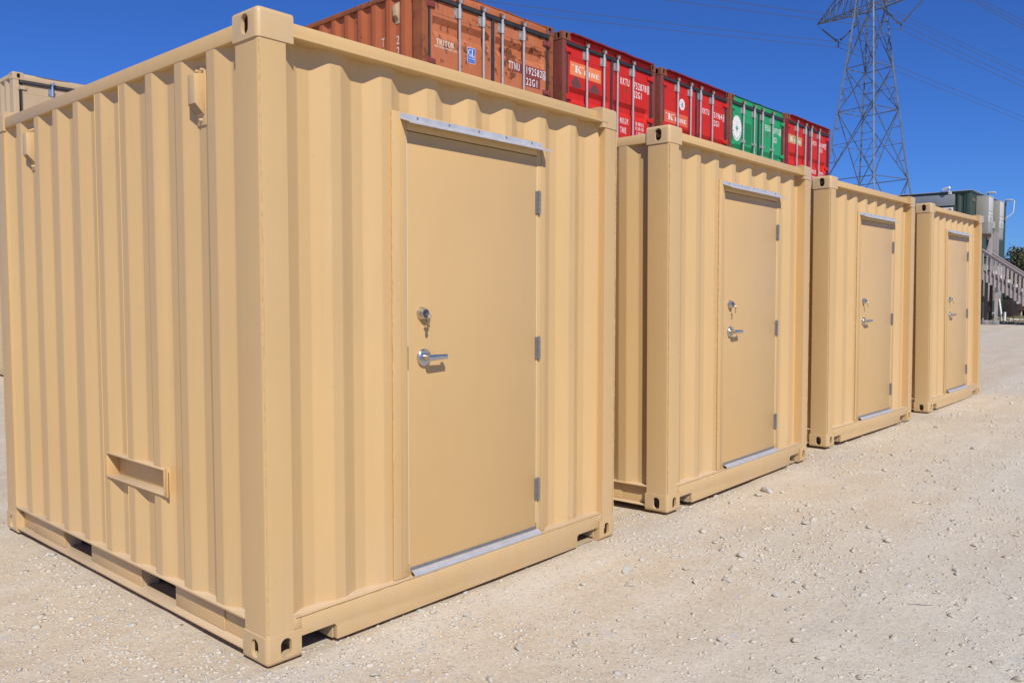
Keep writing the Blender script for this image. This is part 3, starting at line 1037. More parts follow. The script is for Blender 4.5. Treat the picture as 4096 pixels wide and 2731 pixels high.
M['tan_door'] = paint('tan_door_paint', (0.585, 0.380, 0.163), 0.40, 0.02, peel=0.05)
def door_waves():
    nt = M['tan_door'].node_tree
    b = next(n for n in nt.nodes if n.type == 'BSDF_PRINCIPLED')
    h = N(nt, 'ShaderNodeMath', operation='MULTIPLY_ADD')
    nt.links.new(noise_tex(nt, 2.6, 2, 0.5), h.inputs[0])
    h.inputs[1].default_value = 5.0
    nt.links.new(noise_tex(nt, 70, 3, 0.6), h.inputs[2])
    bump(nt, b, h.outputs[0], 0.10, 0.004)
    c0 = b.inputs['Base Color'].links[0].from_socket
    c1 = mixc(nt, ramp(nt, noise_tex(nt, 3, 6, 0.7, stretch=(3, 3, 0.4)), 0.52, 0.78, 0, 0.14), c0, (0.46, 0.31, 0.15))
    c1 = mixc(nt, ramp(nt, noise_tex(nt, 26, 2, 0.5), 0.75, 0.79, 0, 0.30), c1, (0.32, 0.21, 0.11))
    nt.links.new(c1, b.inputs['Base Color'])
door_waves()
DOOR_SHIFT = 0.080
C1 = make_tan_container()

def make_keys(p, kind):
    """a key in the cylinder with a ring and keys hanging"""
    o = empty('key_bunch', p)
    MB().box(-0.0012, 0.0012, -0.018, 0.006, -0.005, 0.005).build('inserted_key', M['satin'], o)
    ring = MB()
    pts = [(0.004 + 0.013 * math.cos(a), -0.014 + 0.006 * math.sin(a), -0.010 + 0.013 * math.sin(a)) for a in [2 * math.pi * k / 16 for k in range(17)]]
    ring.tube(pts, 0.0011, 6).build('ring', M['satin'], o)
    spread = (0.0, 0.006, -0.004) if kind == 0 else (0.012, 0.018, 0.010)
    for i, dx in enumerate(spread[:2 + (kind == 0)]):
        k = MB()
        tilt = 0.12 * (i - 1)
        k.lathe([(-0.0011, 0.0095), (0.0011, 0.0095)], (dx, -0.016 + 0.003 * i, -0.030), 'y', 12)
        k.box(dx - 0.0035 + tilt * 0.02, dx + 0.0035 + tilt * 0.02, -0.017 + 0.003 * i, -0.015 + 0.003 * i, -0.066, -0.038)
        k.box(dx + 0.003, dx + 0.006, -0.017 + 0.003 * i, -0.015 + 0.003 * i, -0.060, -0.055)
        k.build('key', M['brass'], o)
    return o

placements = [((0, 0, 0), (0, 0, 0)),
              ((3.032, -0.024, 0.0166), (-0.420, -0.008, 0.296)),
              ((6.107, 0.047, 0.0237), (-0.525, 0.0, -1.926)),
              ((9.274, -0.036, 0.0277), (-0.899, -0.26, -1.289))]
lab = ['nearest tan steel container, largest in view, with its long vented side showing',
       'second tan steel container from the camera, between the nearest one and the third',
       'third tan steel container in the row, one place before the farthest',
       'farthest tan steel container, last of the row beside the wooden stairs']
klab = ['brass keys hanging from the deadbolt of the nearest tan container door',
        'keys hanging from the deadbolt of the second tan container door',
        'keys hanging from the deadbolt of the third tan container door',
        'keys hanging from the deadbolt of the farthest tan container door']
C2 = make_tan_container(DOOR_SHIFT)
for i, (loc, rot) in enumerate(placements):
    c = C1 if i == 0 else (C2 if i == 1 else copy_tree(C2))
    c.location = loc
    c.rotation_euler = tuple(R_(a) for a in rot)
    tag(c, lab[i], 'container', 'tan storage containers in a row')
    mw = Matrix.Translation(loc) @ c.rotation_euler.to_matrix().to_4x4()
    k = make_keys(mw @ Vector((0.868 + (DOOR_SHIFT if i else 0), 0.004, 1.399)), 0 if i == 0 else 1)
    k.rotation_euler = (0, 0, R_(rot[2]))
    tag(k, klab[i], 'keys', 'keys left in the doors')

# ------------------------------------------------------------------ lettering
_txt_cache = {}
def text_mesh(s, x0, x1, z0, z1, mat, y=0.0, bold=0.0, ext=0.0012):
    """built-in font text fitted into a box on a vertical plane facing -y"""
    cu = bpy.data.curves.new('t', 'FONT')
    cu.body = s
    cu.resolution_u = 4
    cu.space_character = 1.25
    cu.offset = bold
    cu.fill_mode = 'BOTH'
    cu.extrude = 0.01
    o = bpy.data.objects.new('t', cu); COL.objects.link(o)
    dg = bpy.context.evaluated_depsgraph_get(); dg.update()
    me = bpy.data.meshes.new_from_object(o.evaluated_get(dg), depsgraph=dg)
    bpy.data.objects.remove(o); bpy.data.curves.remove(cu)
    n = len(me.vertices)
    co = np.empty(n * 3); me.vertices.foreach_get('co', co); co = co.reshape(-1, 3)
    lo, hi = co.min(0), co.max(0)
    out = np.empty_like(co)
    out[:, 0] = x0 + (co[:, 0] - lo[0]) / (hi[0] - lo[0]) * (x1 - x0)
    out[:, 2] = z0 + (co[:, 1] - lo[1]) / (hi[1] - lo[1]) * (z1 - z0)
    out[:, 1] = y - (co[:, 2] - lo[2]) / max(hi[2] - lo[2], 1e-6) * ext
    me.vertices.foreach_set('co', out.ravel())
    me.materials.clear(); me.materials.append(mat)
    me.name = 'lettering'
    me.update()
    return me

def lettering(parent, s, x0, x1, z0, z1, mat, y, bold=0.0):
    bold = min(bold, 0.004)
    return inst(text_mesh(s, x0, x1, z0, z1, mat, y, bold), 'lettering', parent)

def ring_poly(mb, cx, cz, rx, rz, t_side, t_top, y, ext, a0=0, a1=360, n=28):
    """elliptical letter bowl, thicker at the sides than at top and bottom"""
    pts_o, pts_i = [], []
    for k in range(n + 1):
        a = R_(a0 + (a1 - a0) * k / n)
        pts_o.append((cx + rx * math.cos(a), cz + rz * math.sin(a)))
        pts_i.append((cx + (rx - t_side) * math.cos(a), cz + (rz - t_top) * math.sin(a)))
    for k in range(n):
        q = [pts_o[k], pts_o[k + 1], pts_i[k + 1], pts_i[k]]
        mb.add([(u, y, w) for u, w in q] + [(u, y - ext, w) for u, w in q],
               [(0, 1, 2, 3), (7, 6, 5, 4), (0, 4, 5, 1), (2, 6, 7, 3), (1, 5, 6, 2), (3, 7, 4, 0)])

def serif(mb, ch, x, z, w, h, y, ext=0.0012):
    """slab-serif capital in the box x..x+w, z..z+h"""
    st, th = 0.24, 0.11          # stem and thin stroke, in units of w and h
    def q(pts):
        pts = [(x + u * w, z + v * h) for u, v in pts]
        mb.prism(pts, 'y', y - ext, y)
    def rect(u0, u1, v0, v1):
        q([(u0, v0), (u1, v0), (u1, v1), (u0, v1)])
    def stem(u, s=st):
        rect(u, u + s, 0.08, 0.92)
        rect(u - 0.10, u + s + 0.10, 0, 0.08)
        rect(u - 0.10, u + s + 0.10, 0.92, 1)
    if ch == 'I':
        stem(0.38)
    elif ch == 'L':
        stem(0.14); rect(0.48, 0.95, 0.0, 0.09); q([(0.85, 0.09), (0.95, 0.09), (0.95, 0.34), (0.90, 0.34)])
    elif ch == 'E':
        stem(0.12); rect(0.46, 0.92, 0, 0.09); rect(0.46, 0.88, 0.91, 1); rect(0.36, 0.70, 0.46, 0.55)
        q([(0.82, 0.09), (0.92, 0.09), (0.95, 0.32), (0.90, 0.32)]); q([(0.80, 0.91), (0.84, 0.70), (0.90, 0.70), (0.88, 0.91)]); rect(0.64, 0.70, 0.36, 0.46); rect(0.64, 0.70, 0.55, 0.65)
    elif ch == 'T':
        rect(0.38, 0.62, 0.08, 0.91); rect(0.26, 0.74, 0, 0.08); rect(0.05, 0.95, 0.91, 1)
        rect(0.05, 0.12, 0.70, 0.91); rect(0.88, 0.95, 0.70, 0.91)
    elif ch == 'K':
        stem(0.12); q([(0.36, 0.42), (0.46, 0.50), (0.86, 0.94), (0.74, 0.94)]); q([(0.44, 0.50), (0.70, 0.06), (0.98, 0.06), (0.58, 0.62)])
        rect(0.64, 1.02, 0, 0.07); rect(0.66, 0.98, 0.93, 1)
    elif ch == 'N':
        rect(0.14, 0.25, 0.08, 0.92); rect(0.78, 0.89, 0.06, 0.92); q([(0.16, 0.99), (0.40, 0.99), (0.89, 0.05), (0.66, 0.05)])
        rect(0.02, 0.16, 0.92, 1); rect(0.02, 0.38, 0, 0.08); rect(0.66, 1.0, 0.92, 1)
    elif ch == 'R':
        stem(0.12); ring_poly(mb, x + 0.46 * w, z + 0.735 * h, 0.36 * w, 0.265 * h, 0.20 * w, 0.085 * h, y, ext, -90, 90, 14)
        rect(0.37, 0.46, 0.915, 1); rect(0.37, 0.46, 0.47, 0.555); q([(0.48, 0.50), (0.72, 0.04), (0.98, 0.04), (0.70, 0.52)]); rect(0.70, 1.02, 0, 0.07)
    elif ch == 'O':
        ring_poly(mb, x + 0.5 * w, z + 0.5 * h, 0.46 * w, 0.51 * h, 0.21 * w, 0.07 * h, y, ext)
    elif ch == 'G':
        ring_poly(mb, x + 0.5 * w, z + 0.5 * h, 0.46 * w, 0.51 * h, 0.20 * w, 0.07 * h, y, ext, 48, 350)
        rect(0.74, 0.94, 0.05, 0.42); rect(0.60, 1.0, 0.40, 0.47); rect(0.80, 0.86, 0.66, 0.92)
    elif ch == '"':
        for u in (0.05, 0.55):
            q([(u, 0.0), (u + 0.22, 0.10), (u + 0.34, 1.0), (u + 0.04, 1.0)])

def serif_word(parent, letters, mat, y):
    mb = MB()
    for ch, x, z, w, h in letters:
        serif(mb, ch, x, z, w, h, y)
    return mb.build('lettering', mat, parent, smooth=0)

def plate(parent, name, x0, x1, z0, z1, y, mat, t=0.0015):
    return MB().box(x0, x1, y - t, y, z0, z1).build(name, mat, parent, smooth=0)

def boxed(parent, ch, x0, x1, z0, z1, mat, y):
    t = 0.007
    mb = MB()
    mb.box(x0, x1, y - 0.0012, y, z0, z0 + t); mb.box(x0, x1, y - 0.0012, y, z1 - t, z1)
    mb.box(x0, x0 + t, y - 0.0012, y, z0 + t, z1 - t); mb.box(x1 - t, x1, y - 0.0012, y, z0 + t, z1 - t)
    mb.build('digit_frame', mat, parent, smooth=0)
    lettering(parent, ch, x0 + 0.017, x1 - 0.017, z0 + 0.014, z1 - 0.014, mat, y, 0.02)

# ------------------------------------------------------------------ stacked shipping containers
L20 = 6.058
YF = 0.030           # face of the door leaves
def leaf_mesh(x0, x1, z0, z1, valleys, side, mat):
    """pressed steel door leaf; valleys = [(z low, z high)] recessed bands closed at the ends"""
    xs = [x0, x0 + 0.035, x0 + 0.075, x1 - 0.075, x1 - 0.035, x1]
    zs = [z0]
    deep = {}
    for a, b in sorted(valleys):
        h = (b - a)
        zs += [a, a + 0.34 * h, b - 0.30 * h, b]
        deep[len(zs) - 3] = 1; deep[len(zs) - 2] = 1
    zs.append(z1)
    mb = MB()
    nx = len(xs)
    vs_, fs_ = [], []
    for j, z in enumerate(zs):
        for i, x in enumerate(xs):
            d = 0.044 if (j in deep and 2 <= i <= 3) else 0.0
            vs_.append((x, YF + d, z))
    for j in range(len(zs) - 1):
        for i in range(nx - 1):
            a = j * nx + i
            fs_.append((a, a + 1, a + nx + 1, a + nx))
    mb.add(vs_, fs_)
    # edges of the leaf
    mb.box(x0, x1, YF + 0.046, YF + 0.052, z0, z1)
    mb.box(x0, x0 + 0.004, YF + 0.001, YF + 0.04, z0, z1); mb.box(x1 - 0.004, x1, YF + 0.001, YF + 0.04, z0, z1)
    mb.box(x0 + 0.0045, x1 - 0.0045, YF + 0.001, YF + 0.039, z1 - 0.004, z1); mb.box(x0 + 0.0045, x1 - 0.0045, YF + 0.001, YF + 0.039, z0, z0 + 0.004)
    mb.cur = 0
    return mb.mesh('door', mat, smooth=20, fix=False)

def rod_obj(parent, x, z0, z1, mat, keeper_mat, low_brackets=()):
    mb = MB()
    yr = YF - 0.036
    mb.tube([(x, yr, z0), (x, yr, 2.275)], 0.0165, 12)
    mb.tube([(x, yr, 2.27), (x, yr, 2.285)], 0.026, 12)
    # guide bracket: sleeve and flange plate
    mb.tube([(x, yr, 2.284), (x, yr, 2.395)], 0.027, 12)
    mb.box(x - 0.062, x + 0.004, YF - 0.011, YF - 0.001, 2.284, 2.405)
    mb.tube([(x, yr, 2.395), (x, yr, 2.47)], 0.019, 12)
    mb.box(x - 0.026, x + 0.030, yr - 0.024, yr + 0.012, 2.462, 2.492)
    mb.box(x + 0.006, x + 0.030, yr - 0.022, yr + 0.010, 2.493, 2.515)
    for z in low_brackets:
        mb.box(x - 0.055, x + 0.040, YF - 0.058, YF - 0.001, z - 0.026, z + 0.026)
    rod = mb.build('lock_rod', mat, parent, bevel=0.0, smooth=40)
    kp = MB()
    kp.box(x - 0.050, x - 0.028, -0.030, 0.004, 2.470, 2.520)
    kp.box(x + 0.032, x + 0.048, -0.026, 0.004, 2.474, 2.512)
    kp.box(x - 0.050, x + 0.048, -0.004, 0.005, 2.462, 2.528)
    kp.build('cam_keeper', keeper_mat, parent, bevel=0.003)
    bo = MB()
    for dz in (2.302, 2.386):
        bo.lathe([(0, 0.008), (0.006, 0.006)], (x - 0.048, YF - 0.011, dz), 'y', 8, -1)
        bo.lathe([(0, 0.008), (0.006, 0.006)], (x + 0.020, yr - 0.018, dz), 'y', 8, -1)
    bo.build('bracket_bolt', M['steel_dark'], parent)
    return rod

def make_20ft(loc, yaw, c):
    """c: dict of colours, valleys, rods; origin at the front left foot of the door end"""
    root = empty('shipping_container', loc, R_(yaw))
    body, cast, post = c['body'], c['cast'], c['post']
    top = casting_mesh('corner_casting', cast, True, True, 0.010)
    bot = casting_mesh('corner_casting', cast, True, True, 0.010)
    add_castings(root, L20, top, bot)
    pm = post_mesh('corner_post', post, 0.085, 0.172, CZ, H - CZ, 0.008)
    for fx in (0, 1):
        for fy in (0, 1):
            inst(mirror_xy(pm, fx, fy), 'corner_post', root, (W * fx + (-1 if fx else 1) * 0.006, L20 * fy + (-1 if fy else 1) * 0.006, 0))
    # header, sill, roof lip
    MB().box(CX + 0.001, W - CX - 0.001, 0.006, 0.11, 2.472, 2.572).build('header', c.get('header', body), root, bevel=0.004)
    MB().box(0.092, CX, 0.012, 0.105, 2.466, 2.4725).box(W - CX, W - 0.092, 0.012, 0.105, 2.466, 2.4725).build('header_web', c.get('header', body), root)
    MB().box(CX + 0.001, W - CX - 0.001, 0.008, 0.11, 0.02, 0.118).build('door_sill', body, root, bevel=0.004)
    lip = MB()
    ov = c.get('lip', 0.0)
    n = 26
    vs_, fs_ = [], []
    r2 = random.Random(int(loc[0] * 10))
    for i in range(n + 1):
        x = CX + 0.002 + (W - 2 * CX - 0.004) * i / n
        dz = 0.007 * mnoise.noise(Vector((x * 3.1, loc[0], 0))) + 0.004 * mnoise.noise(Vector((x * 9, loc[0], 2)))
        dy = 0.008 * mnoise.noise(Vector((x * 2.3, loc[0], 5)))
        for (y, z) in ((0.004 - ov + dy, 2.562 + dz - ov * 0.15), (0.004 - ov + dy, 2.574 + dz), (0.14, 2.588), (0.14, 2.574)):
            vs_.append((x, y, z))
    for i in range(n):
        for k in range(4):
            a = i * 4 + k; b = i * 4 + (k + 1) % 4
            fs_.append((a, b, b + 4, a + 4))
    fs_ += [(0, 1, 2, 3), (n * 4 + 3, n * 4 + 2, n * 4 + 1, n * 4)]
    lipm = MB(); lipm.add(vs_, fs_)
    lipm.build('roof_lip', c.get('lipmat', body), root, smooth=30)
    for fx in (0, 1):
        xx = (lambda v: v) if not fx else (lambda v: W - v)
        MB().box(xx(0.006), xx(0.066), CY + 0.001, L20 - CY - 0.001, 2.515, 2.578).build('top_side_rail', c.get('rail', body), root, bevel=0.003)
        MB().box(xx(0.006), xx(0.056), CY + 0.001, L20 - CY - 0.001, 0.02, 0.165).build('bottom_side_rail', c.get('rail', body), root, bevel=0.003)
        ps, at = corr_profile(0.170, L20 - 0.170, 0.333 if c.get('first') is None else c['first'], 0.2868, 0.080, 0.066, 0.072, 0.036)
        f = (lambda s, d, z: (0.012 + d, s, z)) if not fx else (lambda s, d, z: (W - 0.012 - d, s, z))
        corr_wall(ps if fx else ps[::-1], f, lambda s: (0.165, 2.516), root, 'side_panel', c.get('wall', body), nz=4, wob=0.003, seed=int(loc[0] * 3) + fx)
    pe, _ = corr_profile(0.08, W - 0.08, 0.1, 0.25, 0.07, 0.05, 0.07, 0.04)
    corr_wall(pe, lambda s, d, z: (s, L20 - 0.03 - d, z), lambda s: (0.1, 2.52), root, 'rear_panel', body, nz=4, seed=4)
    MB().box(0.067, W - 0.067, 0.141, L20 - 0.12, 2.548, 2.566).build('roof_panel', body, root)
    MB().box(0.07, W - 0.07, 0.13, L20 - 0.13, 0.12, 0.15).build('floor', M['under'], root)
    # rubber seals
    g = MB()
    g.box(0.105, W - 0.105, 0.000, 0.045, 2.416, 2.464)
    g.box(1.197, 1.241, 0.006, 0.045, 0.125, 2.4155)
    for x in (0.118, W - 0.118 - 0.028):
        g.box(x, x + 0.028, 0.018, 0.06, 0.125, 2.4155)
    g.build('door_seal', M['rubber'], root, bevel=0.008)
    doors = []
    for side in (0, 1):
        x0, x1 = (0.147, 1.196) if side == 0 else (1.242, W - 0.147)
        d = inst(leaf_mesh(x0, x1, 0.125, 2.4150, c['valleys'], side, c.get('door', body)), 'door', root)
        MB().box(x0 + 0.03, x1 - 0.03, YF - 0.0012, YF + 0.0005, 2.2635, 2.2665).build('panel_seam', c.get('seam', M['under']), d, smooth=0)
        doors.append(d)
        for z in (2.345, 1.680, 1.02, 0.36):
            hb = MB()
            if side == 0:
                hb.box(0.10, 0.215, YF - 0.022, YF - 0.001, z - 0.030, z + 0.030)
                hb.tube([(0.100, YF - 0.016, z - 0.042), (0.100, YF - 0.016, z + 0.042)], 0.014, 8)
                hb.box(0.070, 0.094, YF - 0.036, 0.0055, z - 0.045, z + 0.045)
            else:
                hb.box(W - 0.215, W - 0.10, YF - 0.022, YF - 0.001, z - 0.030, z + 0.030)
                hb.tube([(W - 0.100, YF - 0.016, z - 0.042), (W - 0.100, YF - 0.016, z + 0.042)], 0.014, 8)
                hb.box(W - 0.094, W - 0.070, YF - 0.036, 0.0055, z - 0.045, z + 0.045)
            hb.build('hinge', c.get('hinge', body), d, bevel=0.004)
    for i, x in enumerate(c['rods']):
        rod_obj(doors[0 if i < 2 else 1], x, 0.16, 2.5, c.get('rod', M['galv']), c.get('keeper', cast), c.get('low', ()))
    return root, doors

def h_at(x):
    return 2.605 + ground_rise(x)

YL = YF - 0.0006
# orange
oc = dict(body=M['orange'], wall=M['orange_side'], cast=M['rust'], post=M['rust_orange'], header=M['orange'], rail=M['rust_orange'], valleys=[(1.985, 2.225), (1.30, 1.52), (0.65, 0.87)],
          rods=(0.603, 1.025, 1.378, 1.795), hinge=M['maroon'], lip=0.004, lipmat=M['rust_orange'], keeper=M['rust'], seam=M['rust'])
o1, (dl, dr) = make_20ft((5.022, 4.536, 2.613), -1.31, oc)
tag(o1, 'weathered orange container with blue square sticker, leftmost of the coloured row on top', 'container', 'stacked shipping containers')
mb = MB()
x = 0.240
for ch, w in (('T', .050), ('R', .056), ('I', .034), ('T', .050), ('O', .054), ('N', .054)):
    serif(mb, ch, x, 1.900, w * 0.96, 0.068, YL)
    x += w
mb.build('lettering', M['white_old'], dl, smooth=0)
lettering(dl, 'www.tritoncontainer.com', 0.212, 0.585, 1.862, 1.893, M['white_old'], YL, 0.01)
st = plate(dl, 'sticker', 0.772, 0.902, 1.790, 1.975, YL, M['blue'])
edge = MB()
edge.box(0.767, 0.907, YL - 0.0007, YL - 0.0001, 1.785, 1.980)
edge.build('sticker_border', M['white'], dl, smooth=0)
mb = MB()
serif(mb, 'G', 0.782, 1.868, 0.060, 0.092, YL - 0.0016); serif(mb, 'L', 0.842, 1.868, 0.056, 0.092, YL - 0.0016)
mb.build('lettering', M['white'], dl, smooth=0)
lettering(dl, 'Certified', 0.785, 0.890, 1.832, 1.860, M['white'], YL - 0.0016, 0.02)
lettering(dl, 'Germanischer Lloyd', 0.783, 0.892, 1.806, 1.818, M['white'], YL - 0.0016)
plate(dr, 'repaint_patch', 1.60, 2.262, 1.845, 1.975, YL + 0.0003, M['maroon'], 0.0006)
plate(dr, 'repaint_patch', 1.872, 2.175, 1.70, 1.842, YL + 0.0003, M['maroon'], 0.0006)
lettering(dr, 'TTNU', 1.530, 1.748, 1.868, 1.966, M['white'], YL - 0.0005, 0.01)
lettering(dr, '192582', 1.890, 2.212, 1.862, 1.962, M['white'], YL - 0.0005, 0.01)
boxed(dr, '6', 2.225, 2.284, 1.845, 1.965, M['white'], YL - 0.0005)
lettering(dr, '22G1', 1.885, 2.110, 1.715, 1.812, M['white'], YL - 0.0005, 0.01)
# vertical code on the left wall: turned so that it faces -x
def side_letter(parent, ch, yc, z0, z1, wd, mat, xw):
    me = text_mesh(ch, -wd / 2, wd / 2, z0, z1, mat, 0.0, 0.0)
    return inst(me, 'lettering', parent, (xw, yc, 0), (0, 0, R_(-90)))
XW = 0.012 + 0.036 - 0.0015
xo = 0.0105
yy0 = 0.333 - 0.2868 * 0
_, at_o = corr_profile(0.17, L20 - 0.17, 0.333, 0.2868, 0.080, 0.066, 0.072, 0.036)
for yv, chars in ((0.515, '22G1'), (0.802, 'TTNU')):
    z = 2.052 if chars[0] == '2' else 2.075
    for ch in chars:
        side_letter(o1, ch, yv, z - 0.105, z, 0.050, M['white'], 0.012 + at_o(yv) - 0.001)
        z -= 0.135
vp2, vh2 = vent_mesh(M['tan_old'])
v = inst(vp2, 'vent', o1, (0.0475, 0.520, 2.195), None, (1.0, 1.1, 1.05)); inst(vh2, 'vent_hood', v); inst(vent_grille(M['tan_old']), 'vent_grille', v)

# reds and green
def kline(door, x0, x1, z0, z1, mat_sign, quotes=True):
    plate(door, 'painted_sign', x0, x1, z0, z1, YL, mat_sign)
    w, h = x1 - x0, z1 - z0
    L = []
    if quotes:
        L += [('"', x0 + .055 * w, z0 + .70 * h, .055 * w, .10 * h), ('"', x0 + .37 * w, z0 + .70 * h, .055 * w, .10 * h)]
    L += [('K', x0 + .145 * w, z0 + .26 * h, .215 * w, .52 * h), ('L', x0 + .435 * w, z0 + .26 * h, .135 * w, .34 * h), ('I', x0 + .565 * w, z0 + .26 * h, .10 * w, .34 * h),
          ('N', x0 + .665 * w, z0 + .26 * h, .145 * w, .34 * h), ('E', x0 + .82 * w, z0 + .26 * h, .125 * w, .34 * h)]
    serif_word(door, L, M['white'], YL - 0.0016)

def load_lines(door, z):
    lettering(door, 'MAX.G.W.', 1.470, 1.705, z - 0.092, z, M['white'], YL, 0.01)
    lettering(door, 'TARE', 1.472, 1.635, z - 0.235, z - 0.145, M['white'], YL, 0.01)
    for k, s in enumerate(('30 480 KG', '67,200 LBS', '2,200 KG')):
        lettering(door, s, 1.900 + (0.03 if k == 2 else 0), 2.135, z - 0.065 - k * 0.076, z - 0.006 - k * 0.076, M['white'], YL, 0.02)

rc = dict(body=M['red'], wall=M['red'], cast=M['rust'], post=M['rust_red'], valleys=[(1.626, 1.845), (1.0, 1.22), (0.4, 0.62)], rods=(0.562, 0.993, 1.345, 1.774),
          hinge=M['red'], lip=0.065, lipmat=M['red_dark'], keeper=M['rust_red'], seam=M['red_dark'])
r1, (dl, dr) = make_20ft((7.621, 4.448, h_at(7.62)), -0.64, rc)
tag(r1, 'red container with orange sign and two grey diamond ghosts, right of the orange container', 'container', 'stacked shipping containers')
kline(dl, 0.200, 0.955, 2.015, 2.208, M['sign_orange'])
for (cx_, cz_, ww) in ((0.345, 1.90, 0.13), (0.80, 1.87, 0.14)):
    dm = MB()
    dm.prism([(cx_ - ww, cz_), (cx_ - ww * .55, cz_ - 0.05), (cx_ - ww * .3, cz_ - 0.13), (cx_ + ww * .2, cz_ - 0.15), (cx_ + ww * .6, cz_ - 0.06), (cx_ + ww, cz_ - 0.01), (cx_ + ww * .5, cz_ + 0.07), (cx_, cz_ + 0.13), (cx_ - ww * .45, cz_ + 0.08)], 'y', YL - 0.0006, YL)
    # follow the upper flat only
    dmo = dm.build('decal_ghost', M['bronze'], dl, smooth=0)
    for vtx in dmo.data.vertices:
        vtx.co.z = max(vtx.co.z, 1.849)
lettering(dr, 'KKTU', 1.470, 1.716, 2.118, 2.222, M['white'], YL, 0.012)
lettering(dr, '752878', 1.840, 2.198, 2.112, 2.218, M['white'], YL, 0.012)
boxed(dr, '0', 2.228, 2.286, 2.095, 2.225, M['white'], YL)
lettering(dr, '22G1', 1.846, 2.070, 1.978, 2.082, M['white'], YL, 0.012)
load_lines(dr, 1.612)

rc2 = dict(rc, valleys=[(1.46, 1.695), (0.9, 1.12), (0.4, 0.62)], rods=(0.543, 0.982, 1.330, 1.768))
r2c, (dl, dr) = make_20ft((10.255, 4.44, h_at(10.26)), -0.21, rc2)
tag(r2c, 'red container with white oval sticker above its orange sign, between red and green ones', 'container', 'stacked shipping containers')
kline(dl, 0.165, 0.935, 1.735, 1.930, M['sign_red'])
ov = MB(); ov.prism([(0.742 + 0.092 * math.cos(2 * math.pi * k / 32), 2.105 + 0.095 * math.sin(2 * math.pi * k / 32)) for k in range(32)], 'y', YL - 0.001, YL)
ov.build('oval_sticker', M['white'], dl, smooth=0)
em = MB(); ring_poly(em, 0.742, 2.105, 0.062, 0.066, 0.006, 0.006, YL - 0.0012, 0.0008, n=24)
em.prism([(0.722, 2.062), (0.762, 2.062), (0.770, 2.110), (0.752, 2.150), (0.742, 2.128), (0.732, 2.150), (0.716, 2.110)], 'y', YL - 0.002, YL - 0.0012)
em.build('sticker_emblem', M['grey_panel'], dl, smooth=0)
lettering(dr, 'KKTU', 1.462, 1.705, 2.072, 2.172, M['white'], YL, 0.012)
lettering(dr, '751964', 1.830, 2.196, 2.066, 2.168, M['white'], YL, 0.012)
boxed(dr, '4', 2.232, 2.288, 2.050, 2.176, M['white'], YL)
lettering(dr, '22G1', 1.832, 2.085, 1.922, 2.022, M['white'], YL, 0.012)
load_lines(dr, 1.40)

gc = dict(body=M['green'], wall=M['green'], cast=M['rust'], post=M['rust'], valleys=[(1.46, 1.690), (0.9, 1.12), (0.4, 0.62)], rods=(0.535, 0.992, 1.350, 1.812),
          hinge=M['green'], lip=0.010, lipmat=M['rubber'], keeper=M['rust'], low=(1.755,), seam=M['dgreen'])
g1, (dl, dr) = make_20ft((12.722, 4.43, h_at(12.74)), -1.0, gc)
tag(g1, 'green container with white globe and star emblem in the upper row', 'container', 'stacked shipping containers')
gx, gz, gr = 0.330, 1.985, 0.238
gm = MB(); gm.prism([(gx + 0.185 * math.cos(2 * math.pi * k / 48), gz + gr * math.sin(2 * math.pi * k / 48)) for k in range(48)], 'y', YL - 0.001, YL)
gm.build('emblem_disc', M['white'], dl, smooth=0)
gl = MB()
for k in (-0.6, -0.2, 0.2, 0.6):
    pts = [(gx + 0.185 * k * math.cos(t) , YL - 0.0012, gz + gr * math.sin(t) * 0.98) for t in np.linspace(-0.3, 1.55, 12)]
    gl.tube(pts, 0.0012, 4)
for hgt in (0.25, 0.6):
    xx = 0.185 * math.sqrt(1 - hgt * hgt)
    gl.tube([(gx + xx * math.sin(t), YL - 0.0012, gz + gr * (hgt - 0.10 * math.cos(t))) for t in np.linspace(-1.57, 1.57, 12)], 0.0012, 4)
gl.build('globe_lines', M['grey_panel'], dl)
star = MB()
sp_ = []
for k in range(16):
    a = math.pi / 2 + 2 * math.pi * k / 16
    r = (0.118, 0.032, 0.066, 0.032)[k % 4]
    if k in (0, 8): r = 0.135
    sp_.append((gx + 0.72 * r * math.cos(a), gz - 0.005 + r * math.sin(a)))
star.prism(sp_, 'y', YL - 0.0022, YL - 0.0012)
star.build('emblem_star', M['green'], dl, smooth=0)
for k, ch in enumerate('EVERGREEN'):
    a = R_(200 + 140 * k / 8)
    cxl, czl = gx + 0.152 * math.cos(a), gz + 0.200 * math.sin(a)
    me = text_mesh(ch, -0.014, 0.014, -0.021, 0.021, M['green'], 0.0, 0.02)
    inst(me, 'lettering', dl, (cxl, YL - 0.0012, czl), (0, -(R_(-90) - 0 + 0) * 0 + -(a - R_(270)), 0))
plate(dl, 'repaint_patch', 0.655, 0.930, 1.735, 2.135, YL, M['green_new'], 0.0008)
lettering(dr, 'EISU', 1.535, 1.770, 2.118, 2.235, M['white'], YL, 0.012)
lettering(dr, '69712', 1.905, 2.200, 2.112, 2.226, M['white'], YL, 0.012)
boxed(dr, '0', 2.210, 2.272, 2.095, 2.232, M['white'], YL)
lettering(dr, '22G1', 1.850, 2.080, 1.925, 2.040, M['white'], YL, 0.012)

